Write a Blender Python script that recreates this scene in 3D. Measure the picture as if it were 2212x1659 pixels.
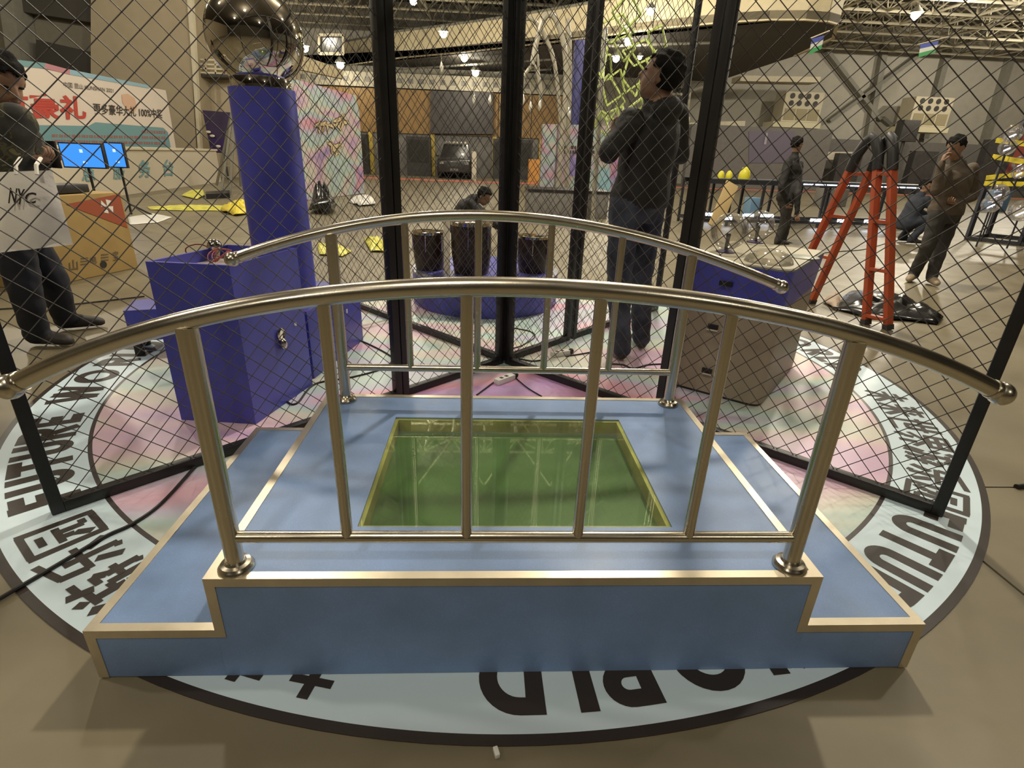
import bpy, bmesh, math, random
from mathutils import Vector, Matrix
import numpy as np
random.seed(7)
V = Vector
R = math.radians
sc = bpy.context.scene
col = sc.collection
for o in list(bpy.data.objects):
    bpy.data.objects.remove(o)

# ------------------------------------------------------------------ camera
H = 1.25
f_px, pitch, roll, yaw = 1160.0, R(22.9), R(2.15), R(-3.25)
F = V((0, math.cos(pitch), -math.sin(pitch)))
Rt = V((1, 0, 0)); Up = Rt.cross(F)
R2 = math.cos(roll) * Rt + math.sin(roll) * Up
U2 = -math.sin(roll) * Rt + math.cos(roll) * Up
Zr = Matrix(((math.cos(yaw), -math.sin(yaw), 0), (math.sin(yaw), math.cos(yaw), 0), (0, 0, 1)))
F, R2, U2 = Zr @ F, Zr @ R2, Zr @ U2
CAM = V((0, 0, H))
cd = bpy.data.cameras.new('camera')
cd.sensor_fit = 'HORIZONTAL'; cd.sensor_width = 36; cd.lens = 36 * f_px / 2212
cd.clip_start = 0.05; cd.clip_end = 300
cam = bpy.data.objects.new('camera', cd); col.objects.link(cam)
cam.matrix_world = Matrix(((R2.x, U2.x, -F.x, 0), (R2.y, U2.y, -F.y, 0), (R2.z, U2.z, -F.z, H), (0, 0, 0, 1)))
sc.camera = cam

# ------------------------------------------------------------------ world, lights, exposure
w = bpy.data.worlds.new('world'); sc.world = w; w.use_nodes = True
w.node_tree.nodes['Background'].inputs[0].default_value = (1.0, 0.92, 0.78, 1)
w.node_tree.nodes['Background'].inputs[1].default_value = 0.05
sc.view_settings.view_transform = 'Standard'; sc.view_settings.look = 'None'
sc.view_settings.exposure = 0.0; sc.view_settings.gamma = 1.0
sc.view_settings.use_curve_mapping = False
LIGHT = (1.0, 0.91, 0.74)
def point(name, loc, watts, radius=0.25, c=LIGHT, parent=None):
    l = bpy.data.lights.new(name, 'POINT'); l.energy = watts; l.color = c; l.shadow_soft_size = radius
    o = bpy.data.objects.new(name, l); col.objects.link(o); o.location = loc
    return o
# high-bay hall lamps above the picture; those behind the camera are added fill
for i, (x, y, z, p) in enumerate([(2.4, 7.6, 8.2, 2350), (-4.2, 9.5, 8.2, 950), (8.0, 5.5, 8.2, 500), (-8.0, 3.0, 8.2, 600),
                                  (10, 15, 8.0, 1250), (-3, 18, 7.6, 800), (-12, 15, 7.6, 950), (3.5, 22.0, 7.6, 380),
                                  (19, 24, 7.6, 1500), (28, 29, 7.6, 1200), (-10, 28, 7.6, 400), (-6, -7.5, 8.2, 500), (6.5, -8, 8.2, 400), (-1.2, -2.6, 8.2, 700)]):
    point('hall_and_fill_light', (x, y, z), p)

# ------------------------------------------------------------------ pixel helpers (measuring the photograph)
def ray(x, y): return (x - 1106) / f_px * R2 - (y - 829.5) / f_px * U2 + F
def at(x, y, z=0.0):
    d = ray(x, y); return CAM + d * ((z - H) / d.z)
def Q(x, y, Y):
    d = ray(x, y); return CAM + d * (Y / d.y)
def on(x, y, P0, P1, off=0.0):
    """point of pixel x,y on the upright plane through P0,P1"""
    d = ray(x, y); e = V((P1[0] - P0[0], P1[1] - P0[1], 0)).normalized(); n = V((-e.y, e.x, 0))
    t = (V((P0[0], P0[1], 0)) - V((CAM.x, CAM.y, 0))).dot(n) / d.dot(n)
    return CAM + d * t

# ------------------------------------------------------------------ materials
MATS = {}
def mat(name, c, rough=0.5, metal=0.0, var=0.0, vs=6.0, bump=0.0, bs=60.0, emit=None, est=0.0, coat=0.0, spec=0.5, aniso=0.0):
    if name in MATS: return MATS[name]
    m = bpy.data.materials.new(name); m.use_nodes = True; nt = m.node_tree
    b = nt.nodes['Principled BSDF']
    b.inputs['Base Color'].default_value = (*c, 1); b.inputs['Roughness'].default_value = rough
    b.inputs['Metallic'].default_value = metal; b.inputs['Coat Weight'].default_value = coat
    b.inputs['Specular IOR Level'].default_value = spec; b.inputs['Anisotropic'].default_value = aniso
    if var > 0 or bump > 0:
        tc = nt.nodes.new('ShaderNodeTexCoord')
    if var > 0:
        n = nt.nodes.new('ShaderNodeTexNoise'); n.inputs['Scale'].default_value = vs; n.inputs['Detail'].default_value = 5
        nt.links.new(tc.outputs['Object'], n.inputs['Vector'])
        r = nt.nodes.new('ShaderNodeValToRGB')
        r.color_ramp.elements[0].position = 0.3; r.color_ramp.elements[1].position = 0.7
        r.color_ramp.elements[0].color = (*[max(0, v * (1 - var)) for v in c], 1)
        r.color_ramp.elements[1].color = (*[min(1, v * (1 + var)) for v in c], 1)
        nt.links.new(n.outputs['Fac'], r.inputs['Fac']); nt.links.new(r.outputs['Color'], b.inputs['Base Color'])
    if bump > 0:
        n2 = nt.nodes.new('ShaderNodeTexNoise'); n2.inputs['Scale'].default_value = bs; n2.inputs['Detail'].default_value = 3
        nt.links.new(tc.outputs['Object'], n2.inputs['Vector'])
        bp = nt.nodes.new('ShaderNodeBump'); bp.inputs['Strength'].default_value = bump; bp.inputs['Distance'].default_value = 0.01
        nt.links.new(n2.outputs['Fac'], bp.inputs['Height']); nt.links.new(bp.outputs['Normal'], b.inputs['Normal'])
    if emit:
        b.inputs['Emission Color'].default_value = (*emit, 1); b.inputs['Emission Strength'].default_value = est
    MATS[name] = m; return m

def glass(name, tint=(1, 1, 1), rough=0.02, base=0.06, milk=0.0, fk=0.7):
    if name in MATS: return MATS[name]
    m = bpy.data.materials.new(name); m.use_nodes = True; nt = m.node_tree; nt.nodes.clear()
    out = nt.nodes.new('ShaderNodeOutputMaterial')
    tr = nt.nodes.new('ShaderNodeBsdfTransparent'); tr.inputs[0].default_value = (*tint, 1)
    gl = nt.nodes.new('ShaderNodeBsdfGlossy'); gl.inputs['Roughness'].default_value = rough
    gl.inputs[0].default_value = (1, 1, 1, 1)
    lw = nt.nodes.new('ShaderNodeLayerWeight'); lw.inputs[0].default_value = 0.35
    mp = nt.nodes.new('ShaderNodeMath'); mp.operation = 'MULTIPLY_ADD'; mp.inputs[1].default_value = fk; mp.inputs[2].default_value = base
    nt.links.new(lw.outputs['Fresnel'], mp.inputs[0])
    mx = nt.nodes.new('ShaderNodeMixShader')
    nt.links.new(mp.outputs[0], mx.inputs[0]); nt.links.new(tr.outputs[0], mx.inputs[1]); nt.links.new(gl.outputs[0], mx.inputs[2])
    last = mx
    if milk > 0:
        df = nt.nodes.new('ShaderNodeBsdfDiffuse'); df.inputs[0].default_value = (0.8, 0.78, 0.72, 1)
        m2 = nt.nodes.new('ShaderNodeMixShader'); m2.inputs[0].default_value = milk
        nt.links.new(mx.outputs[0], m2.inputs[1]); nt.links.new(df.outputs[0], m2.inputs[2]); last = m2
    nt.links.new(last.outputs[0], out.inputs[0]); MATS[name] = m; return m

def nodes_of(name, rough=0.5, metal=0.0):
    m = bpy.data.materials.new(name); m.use_nodes = True; b = m.node_tree.nodes['Principled BSDF']
    b.inputs['Roughness'].default_value = rough; b.inputs['Metallic'].default_value = metal
    MATS[name] = m
    return m, m.node_tree, b
def ramp(nt, stops):
    r = nt.nodes.new('ShaderNodeValToRGB'); cr = r.color_ramp
    while len(cr.elements) < len(stops): cr.elements.new(0.5)
    for e, (p, c) in zip(cr.elements, stops): e.position = p; e.color = (*c, 1)
    return r
HOLO = [(0.0, (0.38, 0.28, 0.52)), (0.14, (0.54, 0.36, 0.56)), (0.28, (0.66, 0.47, 0.53)), (0.40, (0.62, 0.59, 0.50)), (0.50, (0.46, 0.60, 0.55)),
        (0.60, (0.54, 0.50, 0.62)), (0.72, (0.70, 0.34, 0.41)), (0.86, (0.49, 0.29, 0.56)), (1.0, (0.40, 0.48, 0.66))]
def holo_nodes(nt, scale, stretch=(1, 1, 1), rot=0.0, coord='Object'):
    tc = nt.nodes.new('ShaderNodeTexCoord'); mp = nt.nodes.new('ShaderNodeMapping')
    mp.inputs['Scale'].default_value = stretch; mp.inputs['Rotation'].default_value = (0, 0, rot)
    nt.links.new(tc.outputs[coord], mp.inputs['Vector'])
    n = nt.nodes.new('ShaderNodeTexNoise'); n.inputs['Scale'].default_value = scale; n.inputs['Detail'].default_value = 1.5
    n.inputs['Distortion'].default_value = 0.6
    nt.links.new(mp.outputs[0], n.inputs['Vector'])
    mr = nt.nodes.new('ShaderNodeMapRange'); mr.inputs[1].default_value = 0.25; mr.inputs[2].default_value = 0.75
    nt.links.new(n.outputs['Fac'], mr.inputs[0])
    r = ramp(nt, HOLO); nt.links.new(mr.outputs[0], r.inputs[0])
    return tc, r
def holo(name, scale=1.2, stretch=(1, 1, 1), rot=0.0, rough=0.4, dark=1.0):
    if name in MATS: return MATS[name]
    m, nt, b = nodes_of(name, rough)
    tc, r = holo_nodes(nt, scale, stretch, rot)
    if dark != 1.0:
        mx = nt.nodes.new('ShaderNodeMix'); mx.data_type = 'RGBA'; mx.blend_type = 'MULTIPLY'; mx.inputs[0].default_value = 1
        mx.inputs[7].default_value = (dark, dark, dark, 1)
        nt.links.new(r.outputs[0], mx.inputs[6]); nt.links.new(mx.outputs[2], b.inputs['Base Color'])
    else: nt.links.new(r.outputs[0], b.inputs['Base Color'])
    return m

def concrete(name, c1, c2, rough=0.32):
    m, nt, b = nodes_of(name, rough)
    g = nt.nodes.new('ShaderNodeNewGeometry')
    n = nt.nodes.new('ShaderNodeTexNoise'); n.inputs['Scale'].default_value = 0.9; n.inputs['Detail'].default_value = 8; n.inputs['Roughness'].default_value = 0.62
    nt.links.new(g.outputs['Position'], n.inputs['Vector'])
    r = ramp(nt, [(0.3, c1), (0.7, c2)]); nt.links.new(n.outputs[0], r.inputs[0])
    n3 = nt.nodes.new('ShaderNodeTexVoronoi'); n3.inputs['Scale'].default_value = 5.0
    nt.links.new(g.outputs['Position'], n3.inputs['Vector'])
    r3 = ramp(nt, [(0.0, (0.5, 0.5, 0.5)), (0.035, (1, 1, 1))]); nt.links.new(n3.outputs['Distance'], r3.inputs[0])
    mx = nt.nodes.new('ShaderNodeMix'); mx.data_type = 'RGBA'; mx.blend_type = 'MULTIPLY'; mx.inputs[0].default_value = 0.6
    nt.links.new(r.outputs[0], mx.inputs[6]); nt.links.new(r3.outputs[0], mx.inputs[7]); nt.links.new(mx.outputs[2], b.inputs['Base Color'])
    n2 = nt.nodes.new('ShaderNodeTexNoise'); n2.inputs['Scale'].default_value = 3.5; n2.inputs['Detail'].default_value = 6
    nt.links.new(g.outputs['Position'], n2.inputs['Vector'])
    rr = nt.nodes.new('ShaderNodeMapRange'); rr.inputs[3].default_value = rough - 0.06; rr.inputs[4].default_value = rough + 0.2
    nt.links.new(n2.outputs[0], rr.inputs[0]); nt.links.new(rr.outputs[0], b.inputs['Roughness'])
    bp = nt.nodes.new('ShaderNodeBump'); bp.inputs['Strength'].default_value = 0.08; bp.inputs['Distance'].default_value = 0.02
    nt.links.new(n2.outputs[0], bp.inputs['Height']); nt.links.new(bp.outputs[0], b.inputs['Normal'])
    return m

def steel(name, c=(0.60, 0.55, 0.45), rough=0.24):
    if name in MATS: return MATS[name]
    m, nt, b = nodes_of(name, rough, 1.0)
    b.inputs['Base Color'].default_value = (*c, 1)
    tc = nt.nodes.new('ShaderNodeTexCoord')
    n = nt.nodes.new('ShaderNodeTexNoise'); n.inputs['Scale'].default_value = 9; n.inputs['Detail'].default_value = 5
    nt.links.new(tc.outputs['Object'], n.inputs['Vector'])
    mr = nt.nodes.new('ShaderNodeMapRange'); mr.inputs[3].default_value = rough - 0.07; mr.inputs[4].default_value = rough + 0.10
    nt.links.new(n.outputs[0], mr.inputs[0]); nt.links.new(mr.outputs[0], b.inputs['Roughness'])
    n2 = nt.nodes.new('ShaderNodeTexNoise'); n2.inputs['Scale'].default_value = 350; n2.inputs['Detail'].default_value = 2
    nt.links.new(tc.outputs['Object'], n2.inputs['Vector'])
    bp = nt.nodes.new('ShaderNodeBump'); bp.inputs['Strength'].default_value = 0.06; bp.inputs['Distance'].default_value = 0.002
    nt.links.new(n2.outputs[0], bp.inputs['Height']); nt.links.new(bp.outputs[0], b.inputs['Normal'])
    return m

def sparkle(name, c, rough=0.5):
    m, nt, b = nodes_of(name, rough)
    tc = nt.nodes.new('ShaderNodeTexCoord')
    vo = nt.nodes.new('ShaderNodeTexVoronoi'); vo.inputs['Scale'].default_value = 320
    nt.links.new(tc.outputs['Object'], vo.inputs['Vector'])
    r = ramp(nt, [(0.0, tuple(min(1, v * 1.9 + 0.08) for v in c)), (0.16, tuple(v * 1.18 for v in c)), (0.32, c)])
    nt.links.new(vo.outputs['Distance'], r.inputs[0])
    n = nt.nodes.new('ShaderNodeTexNoise'); n.inputs['Scale'].default_value = 7; n.inputs['Detail'].default_value = 6
    nt.links.new(tc.outputs['Object'], n.inputs['Vector'])
    r2 = ramp(nt, [(0.3, (0.86, 0.86, 0.84)), (0.7, (1.06, 1.06, 1.08))]); nt.links.new(n.outputs[0], r2.inputs[0])
    mx = nt.nodes.new('ShaderNodeMix'); mx.data_type = 'RGBA'; mx.blend_type = 'MULTIPLY'; mx.inputs[0].default_value = 1
    nt.links.new(r.outputs[0], mx.inputs[6]); nt.links.new(r2.outputs[0], mx.inputs[7]); nt.links.new(mx.outputs[2], b.inputs['Base Color'])
    mr = nt.nodes.new('ShaderNodeMapRange'); mr.inputs[3].default_value = rough - 0.12; mr.inputs[4].default_value = rough + 0.12
    nt.links.new(n.outputs[0], mr.inputs[0]); nt.links.new(mr.outputs[0], b.inputs['Roughness'])
    return m

# shared materials
M_black = mat('black_paint', (0.012, 0.011, 0.010), 0.42, var=0.3, vs=12)
M_wire = mat('black_wire', (0.030, 0.024, 0.019), 0.5)
M_steel = steel('stainless_steel')
M_chrome = mat('chrome', (0.62, 0.58, 0.50), 0.04, 1.0)
M_alu = mat('aluminium_edge', (0.62, 0.55, 0.42), 0.34, 0.85, var=0.08, vs=14)
M_lam = sparkle('blue_speckled_laminate', (0.172, 0.268, 0.475), 0.44)
M_blue = mat('royal_blue_paint', (0.066, 0.070, 0.39), 0.40, var=0.12, vs=5, bump=0.05, bs=14)
M_bluetop = mat('royal_blue_top', (0.09, 0.09, 0.36), 0.4, var=0.12, vs=6)
M_brass = mat('brass_frame', (0.52, 0.42, 0.13), 0.42, 0.15, var=0.25, vs=9)
M_green = mat('green_mirror_bed', (0.092, 0.175, 0.058), 0.32, 0.0, var=0.25, vs=3.6, spec=0.35)
M_pane = glass('clear_pane', (0.92, 0.98, 0.88), 0.02, 0.015, 0.02, 0.22)
M_globe = glass('clear_globe', (0.97, 0.96, 0.94), 0.02, 0.05, 0.03)
M_print = mat('black_print', (0.030, 0.022, 0.018), 0.5)
M_cable = mat('black_rubber', (0.012, 0.010, 0.010), 0.5)
M_white = mat('white_plastic', (0.72, 0.70, 0.64), 0.4)
M_offw = mat('off_white_panel', (0.60, 0.55, 0.44), 0.55, var=0.06)
M_cream = mat('cream_panel', (0.58, 0.52, 0.38), 0.55, var=0.05)
M_dark = mat('charcoal_panel', (0.045, 0.042, 0.040), 0.55, var=0.2)
M_grey = mat('grey_panel', (0.16, 0.15, 0.135), 0.55, var=0.1)
M_skin = mat('skin', (0.27, 0.155, 0.095), 0.6, var=.12, vs=20)
M_hair = mat('black_hair', (0.010, 0.009, 0.008), 0.85, bump=.6, bs=90, spec=.15)
M_shoe = mat('dark_shoe', (0.030, 0.024, 0.021), 0.6)
M_bulb = mat('lamp_bulb', (1, 1, 1), 0.3, emit=(1.0, 0.93, 0.75), est=20)
M_led = mat('white_led', (1, 1, 1), 0.3, emit=(0.80, 0.86, 1.0), est=12)
M_yellow = mat('yellow_plastic_film', (0.62, 0.58, 0.09), 0.4, var=0.25, vs=8)
M_teal = mat('teal_print', (0.15, 0.30, 0.33), 0.5)
M_red = mat('red_print', (0.46, 0.05, 0.035), 0.5)

# ------------------------------------------------------------------ mesh building
def root_loc(o):
    while o.parent: o = o.parent
    return V(o.location)
def thing(name, label, cat, loc=(0, 0, 0), group=None):
    o = bpy.data.objects.new(name, None); col.objects.link(o); o.location = loc; o.empty_display_size = 0.1
    o['label'] = label; o['category'] = cat
    if group: o['group'] = group
    return o
def tag(o, label, cat, group=None):
    o['label'] = label; o['category'] = cat
    if group: o['group'] = group
    return o

class MB:
    def __init__(s): s.v = []; s.f = []; s.mi = []; s.cur = 0
    def add(s, vs, fs):
        b = len(s.v); s.v += [tuple(p) for p in vs]
        for f in fs: s.f.append(tuple(i + b for i in f)); s.mi.append(s.cur)
        return s
    def hexa(s, p):   # 8 corners, bottom 4 ccw then top 4
        return s.add(p, [(3, 2, 1, 0), (4, 5, 6, 7), (0, 1, 5, 4), (1, 2, 6, 5), (2, 3, 7, 6), (3, 0, 4, 7)])
    def box(s, cx, cy, cz, sx, sy, sz, rz=0.0):
        c, n = math.cos(rz), math.sin(rz); p = []
        for z in (-sz / 2, sz / 2):
            for x, y in ((-sx / 2, -sy / 2), (sx / 2, -sy / 2), (sx / 2, sy / 2), (-sx / 2, sy / 2)):
                p.append((cx + x * c - y * n, cy + x * n + y * c, cz + z))
        return s.hexa(p)
    def b2(s, x0, y0, z0, x1, y1, z1): return s.box((x0 + x1) / 2, (y0 + y1) / 2, (z0 + z1) / 2, x1 - x0, y1 - y0, z1 - z0)
    def beam(s, p0, p1, w, h, up=(0, 0, 1)):
        p0, p1 = V(p0), V(p1); d = (p1 - p0).normalized(); u = V(up)
        if abs(d.dot(u)) > 0.98: u = V((1, 0, 0)) if abs(d.x) < 0.9 else V((0, 1, 0))
        sd = d.cross(u).normalized() * (w / 2); uu = sd.cross(d).normalized() * (h / 2)
        return s.hexa([p0 - sd - uu, p0 + sd - uu, p1 + sd - uu, p1 - sd - uu, p0 - sd + uu, p0 + sd + uu, p1 + sd + uu, p1 - sd + uu])
    def tube(s, pts, r, n=10, caps=True):
        pts = [V(p) for p in pts]; rs = r if isinstance(r, (list, tuple)) else [r] * len(pts)
        vs = []; fs = []; prev = None
        for i, p in enumerate(pts):
            t = (pts[min(i + 1, len(pts) - 1)] - pts[max(i - 1, 0)]).normalized()
            if prev is None:
                a = V((0, 0, 1)) if abs(t.z) < 0.9 else V((1, 0, 0)); u = t.cross(a).normalized()
            else:
                u = prev - t * prev.dot(t)
                u = u.normalized() if u.length > 1e-6 else t.orthogonal().normalized()
            prev = u; v = t.cross(u)
            for k in range(n):
                a = 2 * math.pi * k / n; vs.append(p + (u * math.cos(a) + v * math.sin(a)) * rs[i])
        for i in range(len(pts) - 1):
            for k in range(n):
                a, b = i * n + k, i * n + (k + 1) % n; fs.append((a, b, b + n, a + n))
        if caps: fs.append(tuple(range(n))[::-1]); fs.append(tuple(range((len(pts) - 1) * n, len(pts) * n)))
        return s.add(vs, fs)
    def cyl(s, p0, p1, r0, r1=None, n=24): return s.tube([p0, p1], [r0, r0 if r1 is None else r1], n)
    def lathe(s, c, prof, n=32, axis=(0, 0, 1)):
        ax = V(axis).normalized(); u = ax.orthogonal().normalized(); v = ax.cross(u); c = V(c); vs = []; fs = []
        for r, z in prof:
            for k in range(n):
                a = 2 * math.pi * k / n; vs.append(c + ax * z + (u * math.cos(a) + v * math.sin(a)) * r)
        for i in range(len(prof) - 1):
            for k in range(n):
                a, b = i * n + k, i * n + (k + 1) % n; fs.append((a, b, b + n, a + n))
        fs.append(tuple(range(n))[::-1]); fs.append(tuple(range((len(prof) - 1) * n, len(prof) * n)))
        return s.add(vs, fs)
    def ball(s, c, r, n=24, m=14, sc3=(1, 1, 1), M3=None):
        c = V(c); vs = []; fs = []
        def P(d):
            d = V((d[0] * sc3[0], d[1] * sc3[1], d[2] * sc3[2])) * r
            return c + (M3 @ d if M3 else d)
        vs.append(P((0, 0, -1)))
        for i in range(1, m):
            t = -math.pi / 2 + math.pi * i / m
            for k in range(n):
                a = 2 * math.pi * k / n; vs.append(P((math.cos(t) * math.cos(a), math.cos(t) * math.sin(a), math.sin(t))))
        vs.append(P((0, 0, 1))); top = len(vs) - 1
        for k in range(n): fs.append((0, 1 + (k + 1) % n, 1 + k)); fs.append((top, top - n + k, top - n + (k + 1) % n))
        for i in range(m - 2):
            for k in range(n):
                a, b = 1 + i * n + k, 1 + i * n + (k + 1) % n; fs.append((a, b, b + n, a + n))
        return s.add(vs, fs)
    def prism(s, poly, z0, z1, top=None):
        n = len(poly); t = top or poly
        vs = [(p[0], p[1], z0) for p in poly] + [(p[0], p[1], z1) for p in t]
        fs = [tuple(range(n))[::-1], tuple(range(n, 2 * n))] + [(i, (i + 1) % n, (i + 1) % n + n, i + n) for i in range(n)]
        return s.add(vs, fs)
    def slab(s, quad, n, t):   # quad (4+ pts, ccw seen from the front), thickness t behind the front face
        q = [V(p) for p in quad]; n = V(n).normalized(); k = len(q)
        vs = q + [p - n * t for p in q]
        fs = [tuple(range(k)), tuple(range(k, 2 * k))[::-1]] + [(i + k, (i + 1) % k + k, (i + 1) % k, i) for i in range(k)]
        return s.add(vs, fs)
    def build(s, name, m, parent=None, smooth=True, bevel=0.0, kind=None, label=None, ang=0.7):
        L = root_loc(parent) if parent else V((0, 0, 0))
        me = bpy.data.meshes.new(name)
        me.from_pydata([tuple(V(p) - L) for p in s.v], [], s.f); me.validate()
        bm = bmesh.new(); bm.from_mesh(me)
        bmesh.ops.recalc_face_normals(bm, faces=bm.faces)
        if bevel > 0:
            es = [e for e in bm.edges if len(e.link_faces) == 2 and e.calc_face_angle(0) > 0.5]
            bmesh.ops.bevel(bm, geom=es, offset=bevel, segments=2, affect='EDGES', profile=0.6, clamp_overlap=True)
        bm.to_mesh(me); bm.free()
        for mm in (m if isinstance(m, (list, tuple)) else [m]): me.materials.append(mm)
        if isinstance(m, (list, tuple)) and bevel == 0 and len(me.polygons) == len(s.mi):
            me.polygons.foreach_set('material_index', s.mi)
        if smooth:
            me.polygons.foreach_set('use_smooth', [True] * len(me.polygons)); me.set_sharp_from_angle(angle=ang)
        o = bpy.data.objects.new(name, me); col.objects.link(o)
        if parent: o.parent = parent
        if kind: o['kind'] = kind
        if label: o['label'] = label
        return o
def struct(o): o['kind'] = 'structure'; return o
def instance(src, name, parent=None, loc=None):
    c = bpy.data.objects.new(name, src.data); col.objects.link(c)
    if parent: c.parent = parent
    if loc is not None: c.location = loc
    return c

def font_mesh(body, bold=0.0):
    c = bpy.data.curves.new('t', 'FONT'); c.body = body; c.offset = bold; c.resolution_u = 3
    o = bpy.data.objects.new('t', c); col.objects.link(o)
    bpy.context.view_layer.update()
    me = bpy.data.meshes.new_from_object(o.evaluated_get(bpy.context.evaluated_depsgraph_get()))
    vs = [(v.co.x, v.co.y) for v in me.vertices]; fs = [tuple(p.vertices) for p in me.polygons]
    bpy.data.objects.remove(o); bpy.data.meshes.remove(me)
    return vs, fs
def norm_text(body, bold=0.0):
    vs, fs = font_mesh(body, bold)
    xs = [p[0] for p in vs]; ys = [p[1] for p in vs]
    x0, x1, y0, y1 = min(xs), max(xs), min(ys), max(ys)
    return [((p[0] - x0) / (x1 - x0), (p[1] - y0) / (y1 - y0)) for p in vs], fs
def text_on(mb, body, o, ux, uy, bold=0.0, n=None, off=0.004):
    """text filling the parallelogram o, o+ux, o+uy"""
    vs, fs = norm_text(body, bold); o, ux, uy = V(o), V(ux), V(uy); nn = (V(n) if n else ux.cross(uy)).normalized() * off
    mb.add([o + ux * x + uy * y + nn for x, y in vs], fs)

# ================================================================== SETTING
# floor of cast slabs
M_floor = concrete('polished_concrete', (0.145, 0.121, 0.074), (0.210, 0.178, 0.112), 0.36)
M_joint = mat('joint_filler', (0.05, 0.042, 0.03), 0.8)
fl = struct(MB().b2(-40.24, -22.115, -0.3, 55.76, 61.885, -0.02).build('floor', M_joint, smooth=False))
s0 = MB().b2(0.005, 0.005, -0.021, 5.995, 5.995, 0).build('floor_slab', M_floor, fl, smooth=False)
s0.location = (1.76, 1.885, 0)
for i in range(-7, 9):
    for j in range(-4, 8):
        if (i, j) != (0, 0): instance(s0, 'floor_slab', fl, (1.76 + 6 * i, 1.885 + 6 * j, 0))

M_wall = mat('ribbed_wall_cladding', (0.46, 0.43, 0.36), 0.7, var=0.06, vs=2)
M_wall2 = mat('beige_plaster', (0.36, 0.30, 0.20), 0.75, var=0.05, vs=2)
M_steelgrey = mat('grey_steelwork', (0.24, 0.23, 0.19), 0.6, var=0.08)
M_ceil = mat('dark_roof_deck', (0.07, 0.06, 0.045), 0.9)
wb = struct(MB().b2(-24, 38, -0.02, 46, 38.3, 9.4).build('wall_back', M_wall, smooth=False))
struct(MB().b2(-24.3, -22, -0.02, -24, 38.3, 9.4).build('wall_left', M_wall2, smooth=False))
struct(MB().b2(-24.3, -22.3, -0.02, 46.3, -22, 9.6).build('wall_rear', mat('rear_wall_darkened', (.07, .062, .045), .9), smooth=False))  # unseen rear wall, toned dark for the chrome ball's reflection
struct(MB().b2(46, -22, -0.02, 46.3, 38.3, 9.4).build('wall_right', M_wall, smooth=False))
ce = struct(MB().b2(-24.3, -22, 9.4, 46.3, 38.3, 9.6).build('ceiling', M_ceil, smooth=False))
# space-frame roof
mb = MB(); bay = 2.1; zb, zt = 7.9, 9.0
def rod(a, b, r=0.045): mb.tube([a, b], r, 4, False)
NX, NY = 32, 11
for j in range(NY):
    for i in range(NX):
        x, y = -22 + bay * i, 15.5 + bay * j
        if i < NX - 1:
            rod((x, y, zb), (x + bay, y, zb), 0.06); rod((x + bay / 2, y + bay / 2, zt), (x + bay * 1.5, y + bay / 2, zt))
        if j < NY - 1:
            rod((x, y, zb), (x, y + bay, zb), 0.06); rod((x + bay / 2, y + bay / 2, zt), (x + bay / 2, y + bay * 1.5, zt))
        for dx, dy in ((.5, .5), (-.5, .5), (.5, -.5), (-.5, -.5)):
            rod((x, y, zb), (x + dx * bay, y + dy * bay, zt), 0.035)
mb.build('space_frame', mat('truss_paint', (0.46, 0.42, 0.31), 0.5), ce, smooth=False, kind='stuff')

# steelwork of the far wall: eaves beam, columns and braces
Y = 37.85
for a, b, wd in [((1800, 77), (2260, 60), 0.55), ((1800, 90), (2260, 76), 0.35)]:
    MB().beam(Q(*a, Y), Q(*b, Y), 0.3, wd).build('eaves_beam', M_steelgrey if wd < .5 else M_wall, wb, smooth=False)
for a, b in [((1912, 85), (1872, 300)), ((2052, 80), (1994, 300)), ((2192, 85), (2120, 320))]:
    MB().beam(Q(*a, Y), Q(*b, Y), 0.35, 0.55, (0, 1, 0)).build('wall_column', M_steelgrey, wb, smooth=False)
for a, b in [((1785, 110), (1900, 258)), ((1985, 118), (1790, 262)), ((1905, 255), (1990, 330))]:
    MB().beam(Q(*a, Y - .1), Q(*b, Y - .1), 0.2, 0.4, (0, 1, 0)).build('wall_brace', M_steelgrey, wb, smooth=False)
for a, b in [((1590, 172), (1760, 175)), ((1470, 272), (1600, 268))]:
    MB().beam(Q(*a, 35), Q(*b, 35), 1.2, 0.28).build('wall_ledge', M_cream, wb, smooth=False)

# orange feature wall, recessed yellow-edged bays
M_or = mat('orange_panel', (0.235, 0.135, 0.038), 0.55, var=0.08, vs=1.5)
M_or2 = mat('ochre_post', (0.46, 0.33, 0.05), 0.5)
tr = struct(MB().b2(-14.5, 36.3, -0.02, 4.6, 36.6, 4.75).build('trim_1', M_grey, smooth=False))
for x0, x1 in ((-14.4, -11.4), (-11.35, -8.4), (-8.35, -5.4), (-5.35, -2.4), (-2.35, 0.6), (0.65, 2.6), (2.65, 4.5)):
    MB().b2(x0, 36.18, 2.35, x1, 36.3, 4.7).build('wall_panel', M_or, tr, smooth=False)
for x in (-7.1, -3.35, 0.42, 3.3):
    MB().b2(x - .12, 36.1, 0, x + .12, 36.3, 2.35).build('wall_post', M_or2, tr, smooth=False)
MB().b2(-14.5, 36.0, 4.75, 4.6, 36.6, 5.5)  .build('wall_frieze', mat('frieze_grey', (.36, .33, .25), .7), tr, smooth=False)
mb = MB()
for k in range(30): mb.b2(-14 + k * .62, 35.97, 5.0, -13.7 + k * .62, 36.0, 5.25)
mb.build('frieze_vent', M_grey, tr, smooth=False)
t = tag(MB().slab([Q(930, 288, 35.9), Q(1065, 290, 35.9), Q(1065, 199, 35.9), Q(930, 196, 35.9)], (0, -1, 0), .12).build('wall_screen', mat('screen_grey', (0.052, 0.047, 0.046), 0.7), smooth=False),
        'large blank grey screen hung on the orange wall panels', 'screen')
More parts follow.
